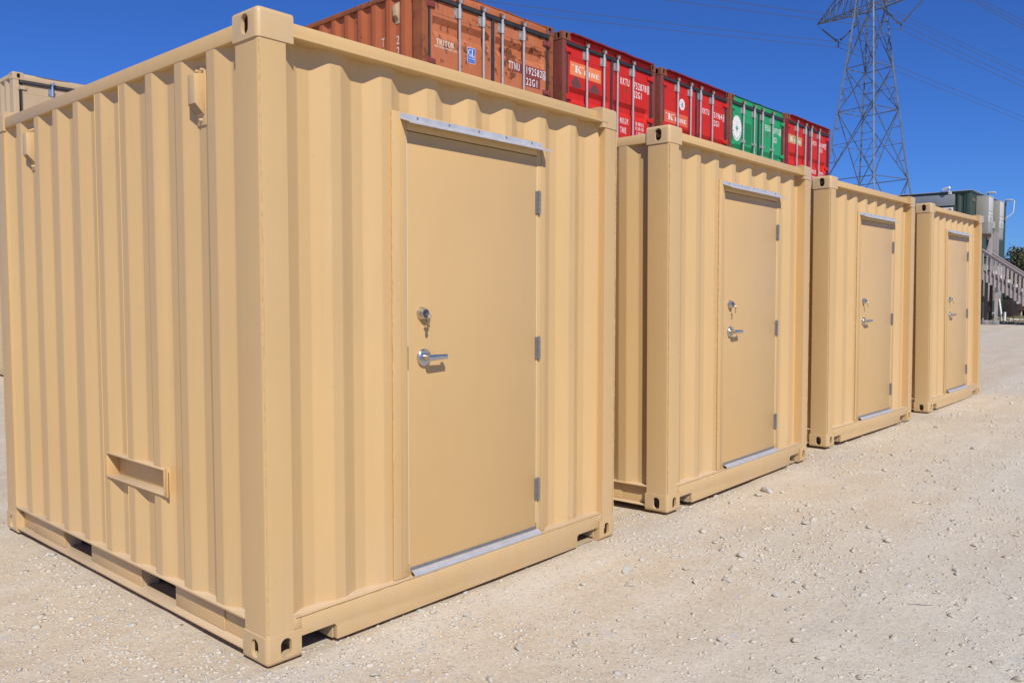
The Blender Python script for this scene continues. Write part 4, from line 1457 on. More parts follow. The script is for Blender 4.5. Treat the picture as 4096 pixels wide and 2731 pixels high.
rc3 = dict(rc, valleys=[(1.60, 1.815), (0.9, 1.12), (0.4, 0.62)], rods=(0.540, 0.995, 1.320, 1.770), lip=0.06, post=M['red_dark'])
r3, (dl, dr) = make_20ft((15.19, 4.38, h_at(15.1)), -0.25, rc3)
tag(r3, 'dull red container with tan sign, at the right end beside the green container', 'container', 'stacked shipping containers')
kline(dl, 0.155, 0.875, 2.005, 2.185, M['sign_tan'], False)
lettering(dr, 'KKTU', 1.475, 1.690, 2.120, 2.215, M['white'], YL, 0.03)
lettering(dr, '36109', 1.850, 2.150, 2.130, 2.225, M['white'], YL, 0.03)
boxed(dr, '7', 2.175, 2.262, 2.118, 2.235, M['white'], YL)
lettering(dr, '22G1', 1.852, 2.055, 2.015, 2.105, M['white'], YL, 0.02)
load_lines(dr, 1.585)

# the ground level of that row, carrying the upper one
def plain_copy(o, parent=None):
    c = o.copy()
    COL.objects.link(c)
    c.parent = parent
    for ch in list(o.children):
        if ch.name.split('.')[0] not in ('lettering', 'sticker', 'sticker_border', 'repaint_patch', 'painted_sign', 'decal_ghost', 'oval_sticker', 'sticker_emblem', 'emblem_disc', 'emblem_star', 'globe_lines', 'digit_frame', 'vent'):
            plain_copy(ch, c)
    return c
for src, nm in ((o1, 'weathered orange one'), (r1, 'red one with the orange sign and ghosts'), (r2c, 'red one with the oval sticker'), (g1, 'green one'), (r3, 'red one with the tan sign')):
    lw = plain_copy(src)
    lw.location = (src.location.x, src.location.y, src.location.z - 2.600)
    tag(lw, 'container on the ground directly under the ' + nm)
# tan stack behind the nearest container
tc = dict(body=M['tan_old'], cast=M['tan_old'], post=M['tan_old'], valleys=[], rods=(0.609, 1.030, 1.400, 1.830), hinge=M['tan_old'], lip=0.0, lipmat=M['under'], rod=M['zinc'], keeper=M['tan_old'], first=0.40, seam=M['tan_old'])
t1, (dl, dr) = make_20ft((3.239, 12.684, 2.608), -1.05, tc)
tag(t1, 'faded tan container with bright lock rods, upper one at the far left edge', 'container', 'stacked shipping containers')
for d_, xa, xb in ((dl, 0.155, 1.15), (dr, 1.27, 2.28)):
    MB().box(xa, xb, YF - 0.0008, YF + 0.0004, 2.262, 2.266).box(xa, xa + 0.003, YF - 0.0008, YF + 0.0004, 0.2, 2.2615).build('panel_seam', M['under'], d_, smooth=0)
t2 = copy_tree(t1)
t2.location = (3.239, 12.684, 0.004)
tag(t2, 'faded tan container on the ground under the other tan one at the far left', 'container', 'stacked shipping containers')

# ------------------------------------------------------------------ transmission tower
TX, TY = 107.495, 33.075
ARM = 1.30435
U = Vector((math.cos(ARM), math.sin(ARM), 0)); Vd = Vector((-U.y, U.x, 0))
LEGA = R_(118.0 - 90)      # first leg direction
def hd(z):
    pts = [(0.3, 8.05), (16.0, 4.93), (20.25, 4.31), (24.7, 3.61), (30.1, 2.80), (37.5, 1.80), (44.0, 1.45), (52.0, 0.9)]
    for (a, r1_), (b, r2_) in zip(pts, pts[1:]):
        if a <= z <= b:
            return r1_ + (r2_ - r1_) * (z - a) / (b - a)
    return pts[-1][1]
def leg(k, z):
    a = R_(118.0) - k * math.pi / 2
    return Vector((TX + hd(z) * math.cos(a), TY + hd(z) * math.sin(a), z))
tower = empty('transmission_tower', (TX, TY, 0.3))
def tbar(name, p, q, w):
    o = MB().bar(p - Vector((TX, TY, 0.3)), q - Vector((TX, TY, 0.3)), w).build(name, M['tower'], tower, smooth=0)
    return o
zs = [0.3, 16.0, 24.7, 30.1, 37.5, 44.0, 52.0]
for k in range(4):
    mb = MB()
    for a, b in zip(zs, zs[1:]):
        mb.bar(leg(k, a) - Vector((TX, TY, 0.3)), leg(k, b) - Vector((TX, TY, 0.3)), 0.17)
    mb.build('leg', M['tower'], tower, smooth=0)
for z in (16.0, 24.7, 30.1, 37.5, 44.0):
    for k in range(4):
        tbar('horizontal_brace', leg(k, z), leg((k + 1) % 4, z), 0.095)
panels = [(0.3, 8.5), (8.5, 16.0), (16.0, 20.3), (20.3, 24.7), (24.7, 30.1), (30.1, 34.6), (34.6, 37.5), (37.5, 41.0), (41.0, 44.0), (44.0, 48), (48, 52)]
for (a, b) in [(0.3, 16.0), (16.0, 24.7), (24.7, 30.1), (30.1, 37.5), (37.5, 44.0), (44, 52)]:
    for k in range(4):
        A0, A1, B0, B1 = leg(k, a), leg(k, b), leg((k + 1) % 4, a), leg((k + 1) % 4, b)
        tbar('diagonal_brace', A0, B1, 0.085)
        tbar('diagonal_brace', B0, A1, 0.085)
        # secondary struts from the legs to the diagonals
        for t in (0.27, 0.52, 0.76):
            zl = a + (b - a) * t
            on1 = A0.lerp(B1, t); on2 = B0.lerp(A1, t)
            if t < 0.5:
                tbar('strut', leg(k, zl), on1, 0.055); tbar('strut', leg((k + 1) % 4, zl), on2, 0.055)
                tbar('strut', leg(k, a + (b - a) * 0.52), on1, 0.05)
                tbar('strut', leg((k + 1) % 4, a + (b - a) * 0.52), on2, 0.05)
            else:
                tbar('strut', leg(k, zl), B0.lerp(A1, t), 0.055); tbar('strut', leg((k + 1) % 4, zl), A0.lerp(B1, t), 0.055)
for z in (24.7, 37.5, 44.0):
    tbar('plan_brace', leg(0, z), leg(2, z), 0.06); tbar('plan_brace', leg(1, z), leg(3, z), 0.06)
C0 = Vector((TX, TY, 0))
def arm(s, zb, ztop, length):
    mb = MB()
    off = Vector((TX, TY, 0.3))
    # the two legs on this side
    L = sorted(range(4), key=lambda k: -s * (leg(k, zb) - C0).dot(U))[:2]
    tip = C0 + U * (s * length) + Vector((0, 0, zb))
    tops = [leg(k, ztop) for k in L]
    bots = [leg(k, zb) for k in L]
    for k in (0, 1):
        mb.bar(bots[k] - off, tip - off, 0.12); mb.bar(tops[k] - off, tip - off, 0.11)
    n = 6
    for i in range(1, n):
        t = i / n
        bp = [bots[k].lerp(tip, t) for k in (0, 1)]; tp = [tops[k].lerp(tip, t) for k in (0, 1)]
        t2 = (i - 1) / n
        bq = [bots[k].lerp(tip, t2) for k in (0, 1)]; tq = [tops[k].lerp(tip, t2) for k in (0, 1)]
        mb.bar(bp[0] - off, bp[1] - off, 0.07)
        mb.bar(bq[0] - off, bp[1] - off, 0.07)
        mb.bar(bq[1] - off, bp[0] - off, 0.07)
        for k in (0, 1):
            mb.bar(bp[k] - off, tp[k] - off, 0.06)
            mb.bar(bp[k] - off, tq[k] - off, 0.06)
        mb.bar(tp[0] - off, tp[1] - off, 0.055)
    mb.build('crossarm', M['tower'], tower, smooth=0)
    return tip
tipL = arm(1, 37.5, 42.5, 7.8)
tipR = arm(-1, 37.5, 42.5, 7.8)
arm(1, 44.6, 48.5, 6.4); arm(-1, 44.6, 48.5, 6.4)
# step bolts on the left leg
sb = MB()
for i in range(70):
    z = 14 + i * 0.42
    p = leg(0, z) - Vector((TX, TY, 0.3))
    d = (p.xy.to_3d()).normalized()
    sb.bar(p + d * 0.08, p + d * 0.24, 0.035)
sb.build('step_bolts', M['tower'], tower, smooth=0)
tag(tower, 'tall grey lattice power pylon rising behind the red container row', 'pylon')

def insulator(p, q, label, gap0=0.9):
    p, q = Vector(p), Vector(q)
    d = (q - p); ln = d.length; d.normalize()
    o = empty('insulator_string', p)
    MB().bar((0, 0, 0), d * gap0, 0.03).build('hanger_link', M['wire'], o)
    mb = MB()
    n = 26
    pts, rad = [], []
    for i in range(n * 2 + 1):
        pts.append(d * (gap0 + (ln - gap0 - 0.2) * i / (2 * n))); rad.append(0.115 if i % 2 else 0.05)
    mb.tube(pts, rad, 8)
    mb.build('insulator_disc', M['insulator'], o)
    MB().tube([d * (ln - 0.30), d * (ln - 0.24)], 0.22, 10).build('corona_ring', M['tower'], o)
    tag(o, label, 'insulator', 'insulator strings of the pylon')
    return o
yokeL = C0 + U * 4.52 + Vector((0, 0, 34.45)); yokeR = C0 + U * -4.12 + Vector((0, 0, 34.45))
def in_body(s, z):
    return C0 + U * (s * hd(z) * 0.72) + Vector((0, 0, z))
insulator(tipL - Vector((0, 0, .15)), yokeL + U * 0.12, 'insulator string hanging from the tip of the left pylon arm', 1.0)
insulator(in_body(1, 36.2), yokeL - U * 0.12, 'insulator string slanting from the pylon body to the left conductors', 0.3)
insulator(in_body(-1, 37.3), yokeR + U * 0.12, 'insulator string slanting from the pylon body to the right conductors', 0.3)
insulator(tipR - Vector((0, 0, .15)), yokeR - U * 0.12, 'insulator string coming down from the right pylon arm', 1.0)
for y_, side in ((yokeL, 'left'), (yokeR, 'right')):
    o = empty('yoke_plate', y_)
    MB().bar((0, 0, 0.05), (0, 0, -0.75), 0.09, 0.16).build('plate', M['tower'], o)
    for z in (-0.05, -0.75):
        MB().tube([-Vd * 0.55 + Vector((0, 0, z - .03)), Vector((0, 0, z + .02)), Vd * 0.55 + Vector((0, 0, z - .03))], 0.05, 6).build('clamp', M['tower'], o)
    tag(o, 'steel yoke clamping the two %s conductors below the pylon arm' % side, 'yoke', 'conductor yokes')

def wire(p, rs_, rc_, ls_, lc_, label, rad=0.030, lenR=330, lenL=330):
    pts = []
    for t in np.concatenate([np.linspace(-lenR, 0, 40), np.linspace(0, lenL, 40)[1:]]):
        t = float(t)
        if t < 0:
            z = rs_ * -t + rc_ * t * t
        else:
            z = ls_ * t + lc_ * t * t
        pts.append(p + Vd * t + Vector((0, 0, z)))
    o = MB().tube(pts, rad, 5).build('power_line', M['wire'])
    tag(o, label, 'power line', 'power lines')
    return o
wire(yokeL + Vector((0, 0, -0.05)), -0.083, 0.00012, -0.105, 0.00016, 'upper of the two conductors under the left pylon arm')
wire(yokeL + Vector((0, 0, -0.75)), -0.083, 0.00012, -0.105, 0.00016, 'lower of the two conductors under the left pylon arm')
wire(yokeR + Vector((0, 0, -0.05)), -0.090, 0.00012, -0.108, 0.00016, 'upper of the two conductors under the right pylon arm')
wire(yokeR + Vector((0, 0, -0.75)), -0.090, 0.00012, -0.108, 0.00016, 'lower of the two conductors under the right pylon arm')
pm_ = C0 + U * 4.5 + Vector((0, 0, 41.62))
wire(pm_, -0.0776, 0.0, -0.1, 0.0002, 'upper of two conductors running out from behind the pylon top')
wire(pm_ + Vector((0, 0, -0.6)), -0.0776, 0.0, -0.1, 0.0002, 'lower of two conductors running out from behind the pylon top')
for k, (zz, nm) in enumerate(((34.62, 'lowest'), (34.82, 'middle'), (35.08, 'highest'))):
    wire(C0 + U * -12.7 + Vector((0, 0, zz + 0.1 * k)), -0.0845 - 0.006 * 0 + 0.012 * k, 0.0, -0.1, 0.0002, '%s of three wires crossing the top right corner of the sky' % nm)

# two thin service wires far right
def service(p, q, label):
    o = MB().tube([Vector(p).lerp(Vector(q), t) - Vector((0, 0, 0.5 * math.sin(math.pi * t))) for t in np.linspace(0, 1, 12)], 0.014, 5).build('service_wire', M['wire'])
    tag(o, label, 'power line', 'thin wires right of the green building')
service((70, 8.6, 10.35), (70, -10, 11.6), 'upper thin wire in the sky right of the green building')
service((70, 8.6, 7.6), (70, -10, 8.3), 'lower thin wire in the sky right of the green building')

# ------------------------------------------------------------------ green container office
BX, BY, BZ = 35.48, 5.31, 0.48
def office_box(z, upper):
    """one 20 ft box seen end-on: end wall faces -x, long wall faces -y"""
    o = empty('container_office', (BX, BY, z))
    D = M['dgreen']
    LX, WY = 6.80, 2.438
    for x in (0, LX - 0.178):
        for y in (0, WY - 0.162):
            for zz in (0, H - CZ):
                MB().box(x, x + 0.178, y, y + 0.162, zz, zz + CZ).build('corner_casting', D, o, bevel=0.008)
            MB().box(x + 0.006, x + 0.17, y + 0.006, y + 0.156, CZ, H - CZ).build('corner_post', D, o, bevel=0.004)
    for y in (0.006, WY - 0.066):
        MB().box(0.179, LX - 0.179, y, y + 0.06, 2.51, 2.575).build('top_rail', D, o)
        MB().box(0.179, LX - 0.179, y, y + 0.06, 0.02, 0.16).build('bottom_rail', D, o)
    for x in (0.006, LX - 0.066):
        MB().box(x, x + 0.06, 0.163, WY - 0.163, 2.49, 2.575).build('end_rail', D, o)
        MB().box(x, x + 0.06, 0.163, WY - 0.163, 0.02, 0.16).build('end_rail', D, o)
    ps, _ = corr_profile(0.17, LX - 0.17, 0.333, 0.2868, 0.08, 0.066, 0.072, 0.036)
    corr_wall(ps, lambda s, d, zz: (s, 0.012 + d, zz), lambda s: (0.16, 2.512), o, 'long_wall', D, nz=2)
    corr_wall(ps[::-1], lambda s, d, zz: (s, WY - 0.012 - d, zz), lambda s: (0.16, 2.512), o, 'long_wall', D, nz=2)
    pe, _ = corr_profile(0.155, WY - 0.155, 0.17, 0.25, 0.07, 0.05, 0.07, 0.04)
    corr_wall(pe[::-1], lambda s, d, zz: (0.03 + d, s, zz), lambda s: (0.16, 2.49), o, 'end_wall', D, nz=2)
    corr_wall(pe, lambda s, d, zz: (LX - 0.03 - d, s, zz), lambda s: (0.16, 2.49), o, 'end_wall', D, nz=2)
    MB().box(0.067, LX - 0.067, 0.067, WY - 0.067, 2.545, 2.562).build('roof_panel', D, o)
    MB().box(0.067, LX - 0.067, 0.067, WY - 0.067, 0.10, 0.14).build('floor', M['under'], o)
    if upper:
        MB().box(-0.03, 0.028, 0.58, WY - 0.18, 2.02, 2.47).build('wall_cladding', M['grey_panel'], o, bevel=0.005)
        f = MB()
        f.box(-0.02, 0.03, 0.640, 0.690, 0.95, 1.94); f.box(-0.02, 0.03, 1.75, 1.80, 0.95, 1.94)
        f.box(-0.02, 0.03, 0.691, 1.749, 1.89, 1.94); f.box(-0.02, 0.03, 0.691, 1.749, 0.95, 1.0)
        fr = f.build('window', M['white'], o)
        MB().box(0.0, 0.012, 0.691, 1.749, 1.001, 1.889).build('pane', M['glass'], fr)
        lp = MB()
        for x in (0.32, 3.9, 5.6):
            lp.box(x, x + 0.42, -0.004, 0.02, 2.18, 2.30)
        lp.build('wall_louvre', M['under'], o)
        gut = MB().box(-0.05, LX + 0.05, -0.06, 0.004, 2.578, 2.60).box(-0.05, 0.004, 0.006, WY, 2.578, 2.60)
        gut.build('roof_edge', M['galv'], o)
    else:
        lp = MB()
        for x in (0.32, 5.2):
            lp.box(x, x + 0.42, -0.004, 0.02, 2.18, 2.30)
        lp.build('wall_louvre', M['under'], o)
    return o
up = office_box(BZ + 2.62, True)
tag(up, 'dark green container office, upper storey with grey panel and window', 'building', 'dark green container offices')
lo = office_box(BZ, False)
tag(lo, 'dark green container office, ground storey behind the stair posts', 'building', 'dark green container offices')
up2 = copy_tree(up); up2.location = (BX, BY + 2.46, BZ + 2.62)
tag(up2, 'dark green container office, upper storey running on behind the tan containers', 'building', 'dark green container offices')
lo2 = copy_tree(lo); lo2.location = (BX, BY + 2.46, BZ)
tag(lo2, 'dark green container office, ground storey running on behind the tan containers', 'building', 'dark green container offices')
for x, y, nm in ((35.62, 5.46, 'left front corner'), (38.5, 5.46, 'middle'), (41.4, 5.46, 'right front corner'), (35.62, 10.0, 'hidden rear corner')):
    b = MB().box(-0.2, 0.2, -0.14, 0.2, 0, BZ - float(ground_z(x, y))).build('foundation_block', M['concrete'], None, bevel=0.01)
    b.location = (x, y, float(ground_z(x, y)))
    tag(b, 'concrete block under the %s of the green office' % nm, 'concrete block', 'blocks under the green office')

def ac_unit(x, z, h, w, label):
    o = empty('air_conditioner', (x, BY - 0.004, z))
    d = 0.45
    MB().box(0, w, -d, 0, 0, h).build('casing', M['ac'], o, bevel=0.01)
    fr = MB()
    fr.box(0.02, w - 0.02, -d - 0.014, -d - 0.002, h * 0.60, h - 0.02)
    fr.box(0.02, w - 0.02, -d - 0.014, -d - 0.002, h * 0.505, h * 0.59)
    fr.box(0.02, w - 0.02, -d - 0.014, -d - 0.002, h * 0.30, h * 0.495)
    fr.build('front_panel', M['ac_front'], o, bevel=0.004)
    MB().box(0.02, w - 0.02, -d - 0.012, -d - 0.002, 0.04, h * 0.29).build('lower_panel', M['ac'], o, bevel=0.004)
    gr = MB()
    for k in range(6):
        gr.box(0.25 * w, 0.72 * w, -d - 0.018, -d - 0.0145, h * 0.33 + k * h * 0.023, h * 0.342 + k * h * 0.023)
    gr.build('front_grille', M['galv'], o)
    MB().box(-0.005, w + 0.005, -d - 0.02, 0.0, h + 0.0005, h + 0.02).build('rain_hood', M['ac_front'], o)
    MB().box(-0.012, -0.0005, -0.30, -0.02, h * 0.30, h * 0.47).build('access_plate', M['ac_front'], o)
    MB().box(-0.010, -0.0005, -0.28, -0.04, 0.06, h * 0.28).build('side_louvre', M['grey_panel'], o)
    tag(o, label, 'air conditioner', 'wall air conditioners on the green office')
ac_unit(36.40, 3.98, 1.52, 0.82, 'beige wall air conditioner on the upper green office, left of the two')
ac_unit(38.50, 3.84, 1.64, 0.84, 'beige wall air conditioner on the upper green office, right of the two')
ac_unit(36.45, 1.22, 1.50, 0.82, 'beige air conditioner on the ground storey behind the first stair posts')
ac_unit(38.55, 1.22, 1.50, 0.84, 'beige air conditioner on the ground storey farther right under the stairs')

cc = empty('security_camera', (BX - 0.03, BY + 0.86, 5.74))
MB().tube([(-0.05, 0.16, 0.02), (-0.16, -0.12, 0.09)], 0.055, 12).build('camera_housing', M['pvc'], cc)
MB().tube([(0, -0.10, -0.10), (-0.10, -0.04, 0.0)], 0.03, 8).build('bracket', M['ac_front'], cc)
MB().box(-0.015, 0.0, -0.17, -0.03, -0.17, -0.05).build('mounting_plate', M['ac_front'], cc)
tag(cc, 'white bullet security camera on the roof edge of the green office', 'camera')
for x, nm in ((38.0, 'above the left air conditioner'), (41.6, 'at the far right corner')):
    c2 = empty('flood_light', (x, BY - 0.08, 5.72))
    MB().box(-0.16, 0.16, -0.30, 0.0, 0.05, 0.10).build('lamp_head', M['ac_front'], c2, bevel=0.01)
    MB().box(-0.03, 0.03, -0.05, 0.0, -0.08, 0.049).build('bracket', M['galv'], c2)
    tag(c2, 'pale roof edge flood light on the green office ' + nm, 'lamp', 'flood lights on the green office')
an = empty('conduit_mast', (42.0, BY - 0.05, 5.02))
MB().tube([(0, 0, 0), (0.02, -0.17, 0.12), (0.02, -0.27, 0.24), (0.02, -0.29, 0.32), (0.02, -0.31, 0.78)], 0.026, 10).build('mast_pipe', M['pvc'], an)
MB().box(-0.06, 0.06, -0.03, 0.03, -0.12, 0.02).build('wall_clamp', M['galv'], an)
tag(an, 'bent white conduit mast on the right wall of the green office', 'pipe')

# ------------------------------------------------------------------ wooden stairs
stairs = empty('wooden_staircase', (34.6, 4.6, float(ground_z(34.6, 4.6))))
so = Vector(stairs.location)
def sw_(mb, name, mat=None, bevel=0.0):
    mb.v = [tuple(Vector(p) - so) for p in mb.v]
    return mb.build(name, mat or M['wood'], stairs, bevel=bevel)
rise, run = 0.178, 0.247
ytop, ztop = 4.60, 2.50
nst = 12
slope = rise / run
for xs_ in (34.60, 35.62):
    mb = MB()
    y0, y1 = ytop + 0.05, ytop - run * nst
    def zl(y): return ztop - (ytop - y) * slope
    mb.prism([(y0, zl(y0) - 0.42), (y0, zl(y0) - 0.12), (y1, zl(y1) - 0.12), (y1, zl(y1) - 0.42)], 'x', xs_, xs_ + 0.04)
    sw_(mb, 'stringer')
    # top rail, lower rail
    mb = MB(); mb.prism([(y0, zl(y0) + 0.60), (y0, zl(y0) + 0.70), (y1, zl(y1) + 0.70), (y1, zl(y1) + 0.60)], 'x', xs_ + 0.002, xs_ + 0.038)
    sw_(mb, 'side_rail')
    mb = MB(); mb.prism([(y0, zl(y0) + 0.703), (y0, zl(y0) + 0.74), (y1, zl(y1) + 0.74), (y1, zl(y1) + 0.703)], 'x', xs_ - 0.05, xs_ + 0.10)
    sw_(mb, 'handrail')
    nb = int((y0 - y1) / 0.139)
    for i in range(nb):
        y = ytop + 0.01 - i * 0.139
        mb = MB()
        jit = random.uniform(-.012, .012)
        mb.box(xs_ - 0.042, xs_ - 0.002, y - 0.019, y + 0.019, zl(y) - 0.44 + jit, zl(y) + 0.60)
        sw_(mb, 'baluster')
for i in range(nst):
    y = ytop - i * run
    z = ztop - i * rise - 0.06
    mb = MB().box(34.645, 35.615, y - 0.27, y, z - 0.045, z)
    sw_(mb, 'tread')
    mb = MB().box(34.66, 35.60, y - 0.276, y - 0.2715, z - 0.13, z - 0.002)
    sw_(mb, 'riser', M['ac_front'])
gz = float(ground_z(35, 4.5))
for (x, y, zt, m, nm) in ((34.66, 4.48, 2.05, 'wood_black', 0), (35.20, 4.42, 2.0, 'wood_dark', 0), (34.68, 4.13, 1.80, 'wood', 0), (35.62, 4.86, 3.0, 'wood_dark', 0), (34.66, 5.15, 3.85, 'wood', 0)):
    mb = MB().box(x - 0.05, x + 0.05, y - 0.05, y + 0.05, gz + 0.16, zt)
    sw_(mb, 'post', M[m])
for (x, y, nm) in ((34.66, 4.48, 'black left'), (35.20, 4.42, 'brown middle'), (34.68, 4.13, 'grey right'), (34.66, 5.15, 'landing')):
    b = MB().box(-0.11, 0.11, -0.11, 0.11, 0, 0.18).build('concrete_footing', M['concrete'], None, bevel=0.02)
    b.location = (x, y, gz - 0.01)
    tag(b, 'grey concrete block at the foot of the %s stair post' % nm, 'concrete block', 'footings of the wooden stairs')
mb = MB()
for i in range(6):
    mb2 = MB().box(34.62 + 0.0, 36.6, 4.655 + i * 0.142, 4.655 + i * 0.142 + 0.136, 2.455, 2.495)
    sw_(mb2, 'landing_board')
mb = MB().box(34.60, 34.64, 4.37, 5.6, 3.73, 3.85); sw_(mb, 'landing_rail', M['wood_dark'])
for y in (4.40, 5.2):
    mb = MB().box(34.645, 34.735, y - 0.045, y + 0.045, 2.1, 3.85); sw_(mb, 'post', M['wood'])
# sloping board screen beyond the landing
for i, (ya, za) in enumerate(((4.72, 3.60), (4.63, 3.95), (4.54, 4.02), (4.45, 3.98))):
    mb = MB().prism([(ya - 0.085, 2.95), (ya, 2.95), (ya, za - 0.03), (ya - 0.085, za)], 'x', 35.98, 36.02)
    sw_(mb, 'screen_board')
mb = MB().prism([(4.80, 3.15), (4.75, 3.15), (4.58, 4.06), (4.62, 4.06)], 'x', 35.93, 35.975); sw_(mb, 'screen_rail')
tag(stairs, 'weathered wooden staircase with slatted railing descending from the green office', 'staircase')

# ------------------------------------------------------------------ odds and ends right of the office
gz2 = lambda x, y: float(ground_z(x, y))
def pipe(name, pts, r, mat, label, cat, group=None):
    o = MB().tube(pts, r, 10).build(name, mat)
    tag(o, label, cat, group)
    return o
z0 = gz2(37, 4.3)
pipe('drain_pipe', [(38.6, 4.35, z0 + .07), (38.7, 3.95, z0 + .06), (38.8, 3.55, z0 + .05)], 0.055, M['pvc'], 'white plastic drain pipe lying on the ground under the stairs', 'pipe', 'white pipes under the stairs')
pipe('drain_pipe', [(37.6, 4.36, z0 - .02), (37.6, 4.36, z0 + .42)], 0.05, M['pvc'], 'short upright white pipe beside the stair posts', 'pipe', 'white pipes under the stairs')
pipe('drain_pipe', [(37.6, 4.44, z0), (37.8, 4.62, z0 + .95)], 0.035, M['pvc'], 'leaning white pipe behind the stair posts', 'pipe', 'white pipes under the stairs')
pipe('drain_pipe', [(37.4, 4.86, z0 + .1), (37.4, 4.8, z0 + .36), (37.4, 4.6, z0 + .42)], 0.03, M['pvc'], 'bent white pipe between the stair posts', 'pipe', 'white pipes under the stairs')
pipe('downspout', [(40.2, 4.36, z0 + 0.75), (40.2, 4.36, z0 + 1.2)], 0.06, M['pvc'], 'white downspout below the middle of the stairs', 'pipe')
pipe('hose', [(39.2, 3.6, z0 + .05), (39.4, 3.3, z0 + .10), (39.5, 2.9, z0 + .06), (39.4, 2.6, z0 + .05)], 0.045, M['rubber'], 'black hose lying on the ground right of the white pipe', 'hose')
ty = empty('tyre', (41.0, 3.15, z0 + 0.24))
tm = MB()
rings = [(math.cos(2 * math.pi * k / 24), math.sin(2 * math.pi * k / 24)) for k in range(25)]
tm.tube([(0.04 * 0, 0.26 * a, 0.26 * b) for a, b in rings], 0.10, 10)
tm.build('tread_ring', M['rubber'], ty)
tag(ty, 'old black tyre standing under the foot of the stairs', 'tyre')
cb = empty('timber_bin', (45.0, 3.7, gz2(45, 4)))
for k in range(7):
    MB().box(0, 1.2, 0, 1.5, 0.32 + k * 0.28, 0.32 + k * 0.28 + 0.26).build('plank', M['wood_dark'], cb)
for (x_, y_) in ((0.05, 0.05), (0.05, 1.35), (1.05, 0.05), (1.05, 1.35)):
    MB().box(x_, x_ + 0.1, y_, y_ + 0.1, 0, 0.32).build('leg', M['wood_dark'], cb)
tag(cb, 'brown planked timber bin behind the stair railing', 'bin')
dark_box = empty('dark_filler_box', (43.0, 5.02, gz2(43, 5)))  # box added to darken the area behind the stairs
MB().box(0, 1.3, 0, 0.75, 0.06, 0.95).build('filler_body', M['wood_black'], dark_box, bevel=0.02)
for k in range(5):
    MB().box(0.12 + k * 0.22, 0.26 + k * 0.22, -0.012, -0.001, 0.25, 0.75).build('filler_slat', M['rubber'], dark_box)
MB().box(-0.03, 1.33, -0.03, 0.78, 0.951, 0.99).build('lid', M['dgreen'], dark_box)
MB().box(0.05, 1.25, 0.05, 0.70, 0, 0.058).build('filler_base', M['under'], dark_box)
tag(dark_box, 'dark box added to fill the shaded gap below the stairs beside the green office', 'machine')
# soil strip with grass and stones in front of the office
def patch():
    xs = np.linspace(34.0, 62, 70); ys = np.linspace(-8, 5.2, 60)
    X, Y = np.meshgrid(xs, ys, indexing='ij')
    edge = 35.6 + 1.1 * value_noise(Y * 1.0, X * 0, 1.1, 30)
    Z = ground_z(X, Y) + np.clip((X - edge) * 0.05, -0.05, 0.05)
    co = np.stack([X, Y, Z], -1).reshape(-1, 3)
    idx = np.arange(70 * 60).reshape(70, 60)
    q = np.stack([idx[:-1, :-1], idx[1:, :-1], idx[1:, 1:], idx[:-1, 1:]], -1).reshape(-1, 4)
    me = bpy.data.meshes.new('soil_strip')
    me.from_pydata(co.tolist(), [], q.tolist())
    me.polygons.foreach_set('use_smooth', [True] * len(me.polygons))
    me.materials.append(M['soil'])
    o = link(bpy.data.objects.new('soil_strip', me))
    tag(o, 'brown soil strip in front of the green office', kind='structure')
    mb = MB()
    r = random.Random(4)
    for _ in range(5200):
        x, y = r.uniform(35.7, 46), r.uniform(0.5, 5.1)
        if mnoise.noise(Vector((x * 0.8, y * 0.8, 3))) < -0.05: continue
        z = float(ground_z(x, y)) + 0.03
        h = r.uniform(0.04, 0.13); a = r.uniform(0, 6.28); w = 0.012
        dx, dy = math.cos(a) * w, math.sin(a) * w
        lx, ly = r.uniform(-.05, .05), r.uniform(-.05, .05)
        mb.add([(x - dx, y - dy, z), (x + dx, y + dy, z), (x + lx, y + ly, z + h)], [(0, 1, 2)])
    g = mb.build('dry_grass', M['grass'], None, smooth=0, fix=False)
    tag(g, 'thin dry grass tufts on the soil by the green office', kind='stuff')
    r = random.Random(8)
    for i in range(34):
        x, y = r.uniform(35.2, 39.5), r.uniform(2.2, 4.9)
        s = r.uniform(.03, .09)
        o = inst(STONES[i % 6], 'edge_rock', None, (x, y, float(ground_z(x, y)) + 0.03), (0, 0, r.uniform(0, 6)), (s * 1.2, s, s * 0.7))
        tag(o, 'pale rock on the soil strip by the stair footings', 'stone', 'rocks by the stair footings')
patch()

# twig on the gravel
tw = MB().tube([(2.43, -1.71, float(ground_z(2.43, -1.71)) + .004), (2.455, -1.75, float(ground_z(2.455, -1.75)) + .006), (2.47, -1.775, float(ground_z(2.47, -1.775)) + .006), (2.50, -1.80, float(ground_z(2.50, -1.80)) + .004)], [.0022, .0032, .0042, .0020], 6).build('twig', M['wood'])
tag(tw, 'grey dry twig lying on the gravel in the right foreground', 'twig')

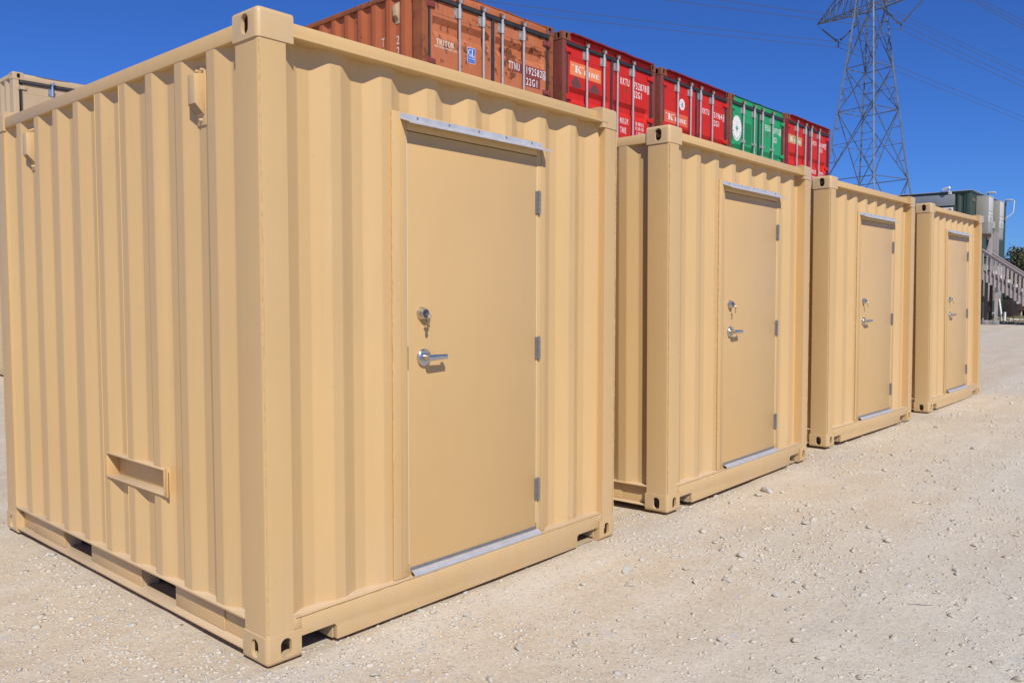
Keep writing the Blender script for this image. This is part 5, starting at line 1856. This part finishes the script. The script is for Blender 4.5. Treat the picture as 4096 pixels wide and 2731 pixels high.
# juniper behind the office
def juniper(x, y, h, rad, seed, label):
    r = random.Random(seed)
    z0 = float(ground_z(x, y))
    o = empty('juniper_tree', (x, y, z0))
    tr = MB()
    tr.tube([(0, 0, -.1), (0.05, 0.03, h * 0.3), (0.0, -0.05, h * 0.6), (0.02, 0, h * 0.9)], [0.16, 0.12, 0.07, 0.02], 8)
    limbs = []
    for k in range(26):
        z = h * r.uniform(0.15, 0.88)
        a = r.uniform(0, 6.28)
        ln = rad * (1.1 - 0.75 * (z / h)) * r.uniform(0.6, 1.1)
        e = Vector((math.cos(a) * ln, math.sin(a) * ln, z + ln * r.uniform(0.2, 0.6)))
        tr.tube([(0, 0, z), tuple(Vector((0, 0, z)).lerp(e, 0.5) + Vector((0, 0, 0.05))), tuple(e)], [0.045, 0.03, 0.01], 5)
        limbs.append((Vector((0, 0, z)), e))
    tr.build('trunk', M['bark'], o)
    mb = MB()
    for (s_, e) in limbs:
        for _ in range(150):
            t = r.uniform(0.3, 1.08)
            c = s_.lerp(e, t) + Vector((r.gauss(0, .24), r.gauss(0, .24), r.gauss(0, .20)))
            sz = r.uniform(0.05, 0.13)
            n = Vector((r.gauss(0, 1), r.gauss(0, 1), r.gauss(0, 1))).normalized()
            t1 = n.orthogonal().normalized(); t2_ = n.cross(t1)
            mb.add([c + t1 * sz, c + t2_ * sz * 0.55, c - t1 * sz, c - t2_ * sz * 0.55], [(0, 1, 2, 3)])
    mb.build('crown', M['leaf'], o, smooth=0, fix=False)
    tag(o, label, 'tree', 'junipers behind the green office')
juniper(60.0, 7.6, 4.3, 1.5, 3, 'dark juniper with a ragged top just right of the green office')
juniper(63.0, 6.2, 3.5, 1.7, 5, 'lower olive green juniper at the right edge of the photo')
juniper(66.0, 9.4, 3.6, 1.6, 6, 'juniper half hidden behind the green office wall')
juniper(61.5, 4.6, 3.6, 1.6, 9, 'juniper spreading out of frame behind the stair railing')

# a far tan container behind the railing
fc = copy_tree(t2)
fc.location = (52.0, 3.9, gz2(52, 4) - 0.01)
fc.rotation_euler = (0, 0, R_(-90))
tag(fc, 'distant tan container seen just above the stair handrail at the right edge', 'container')
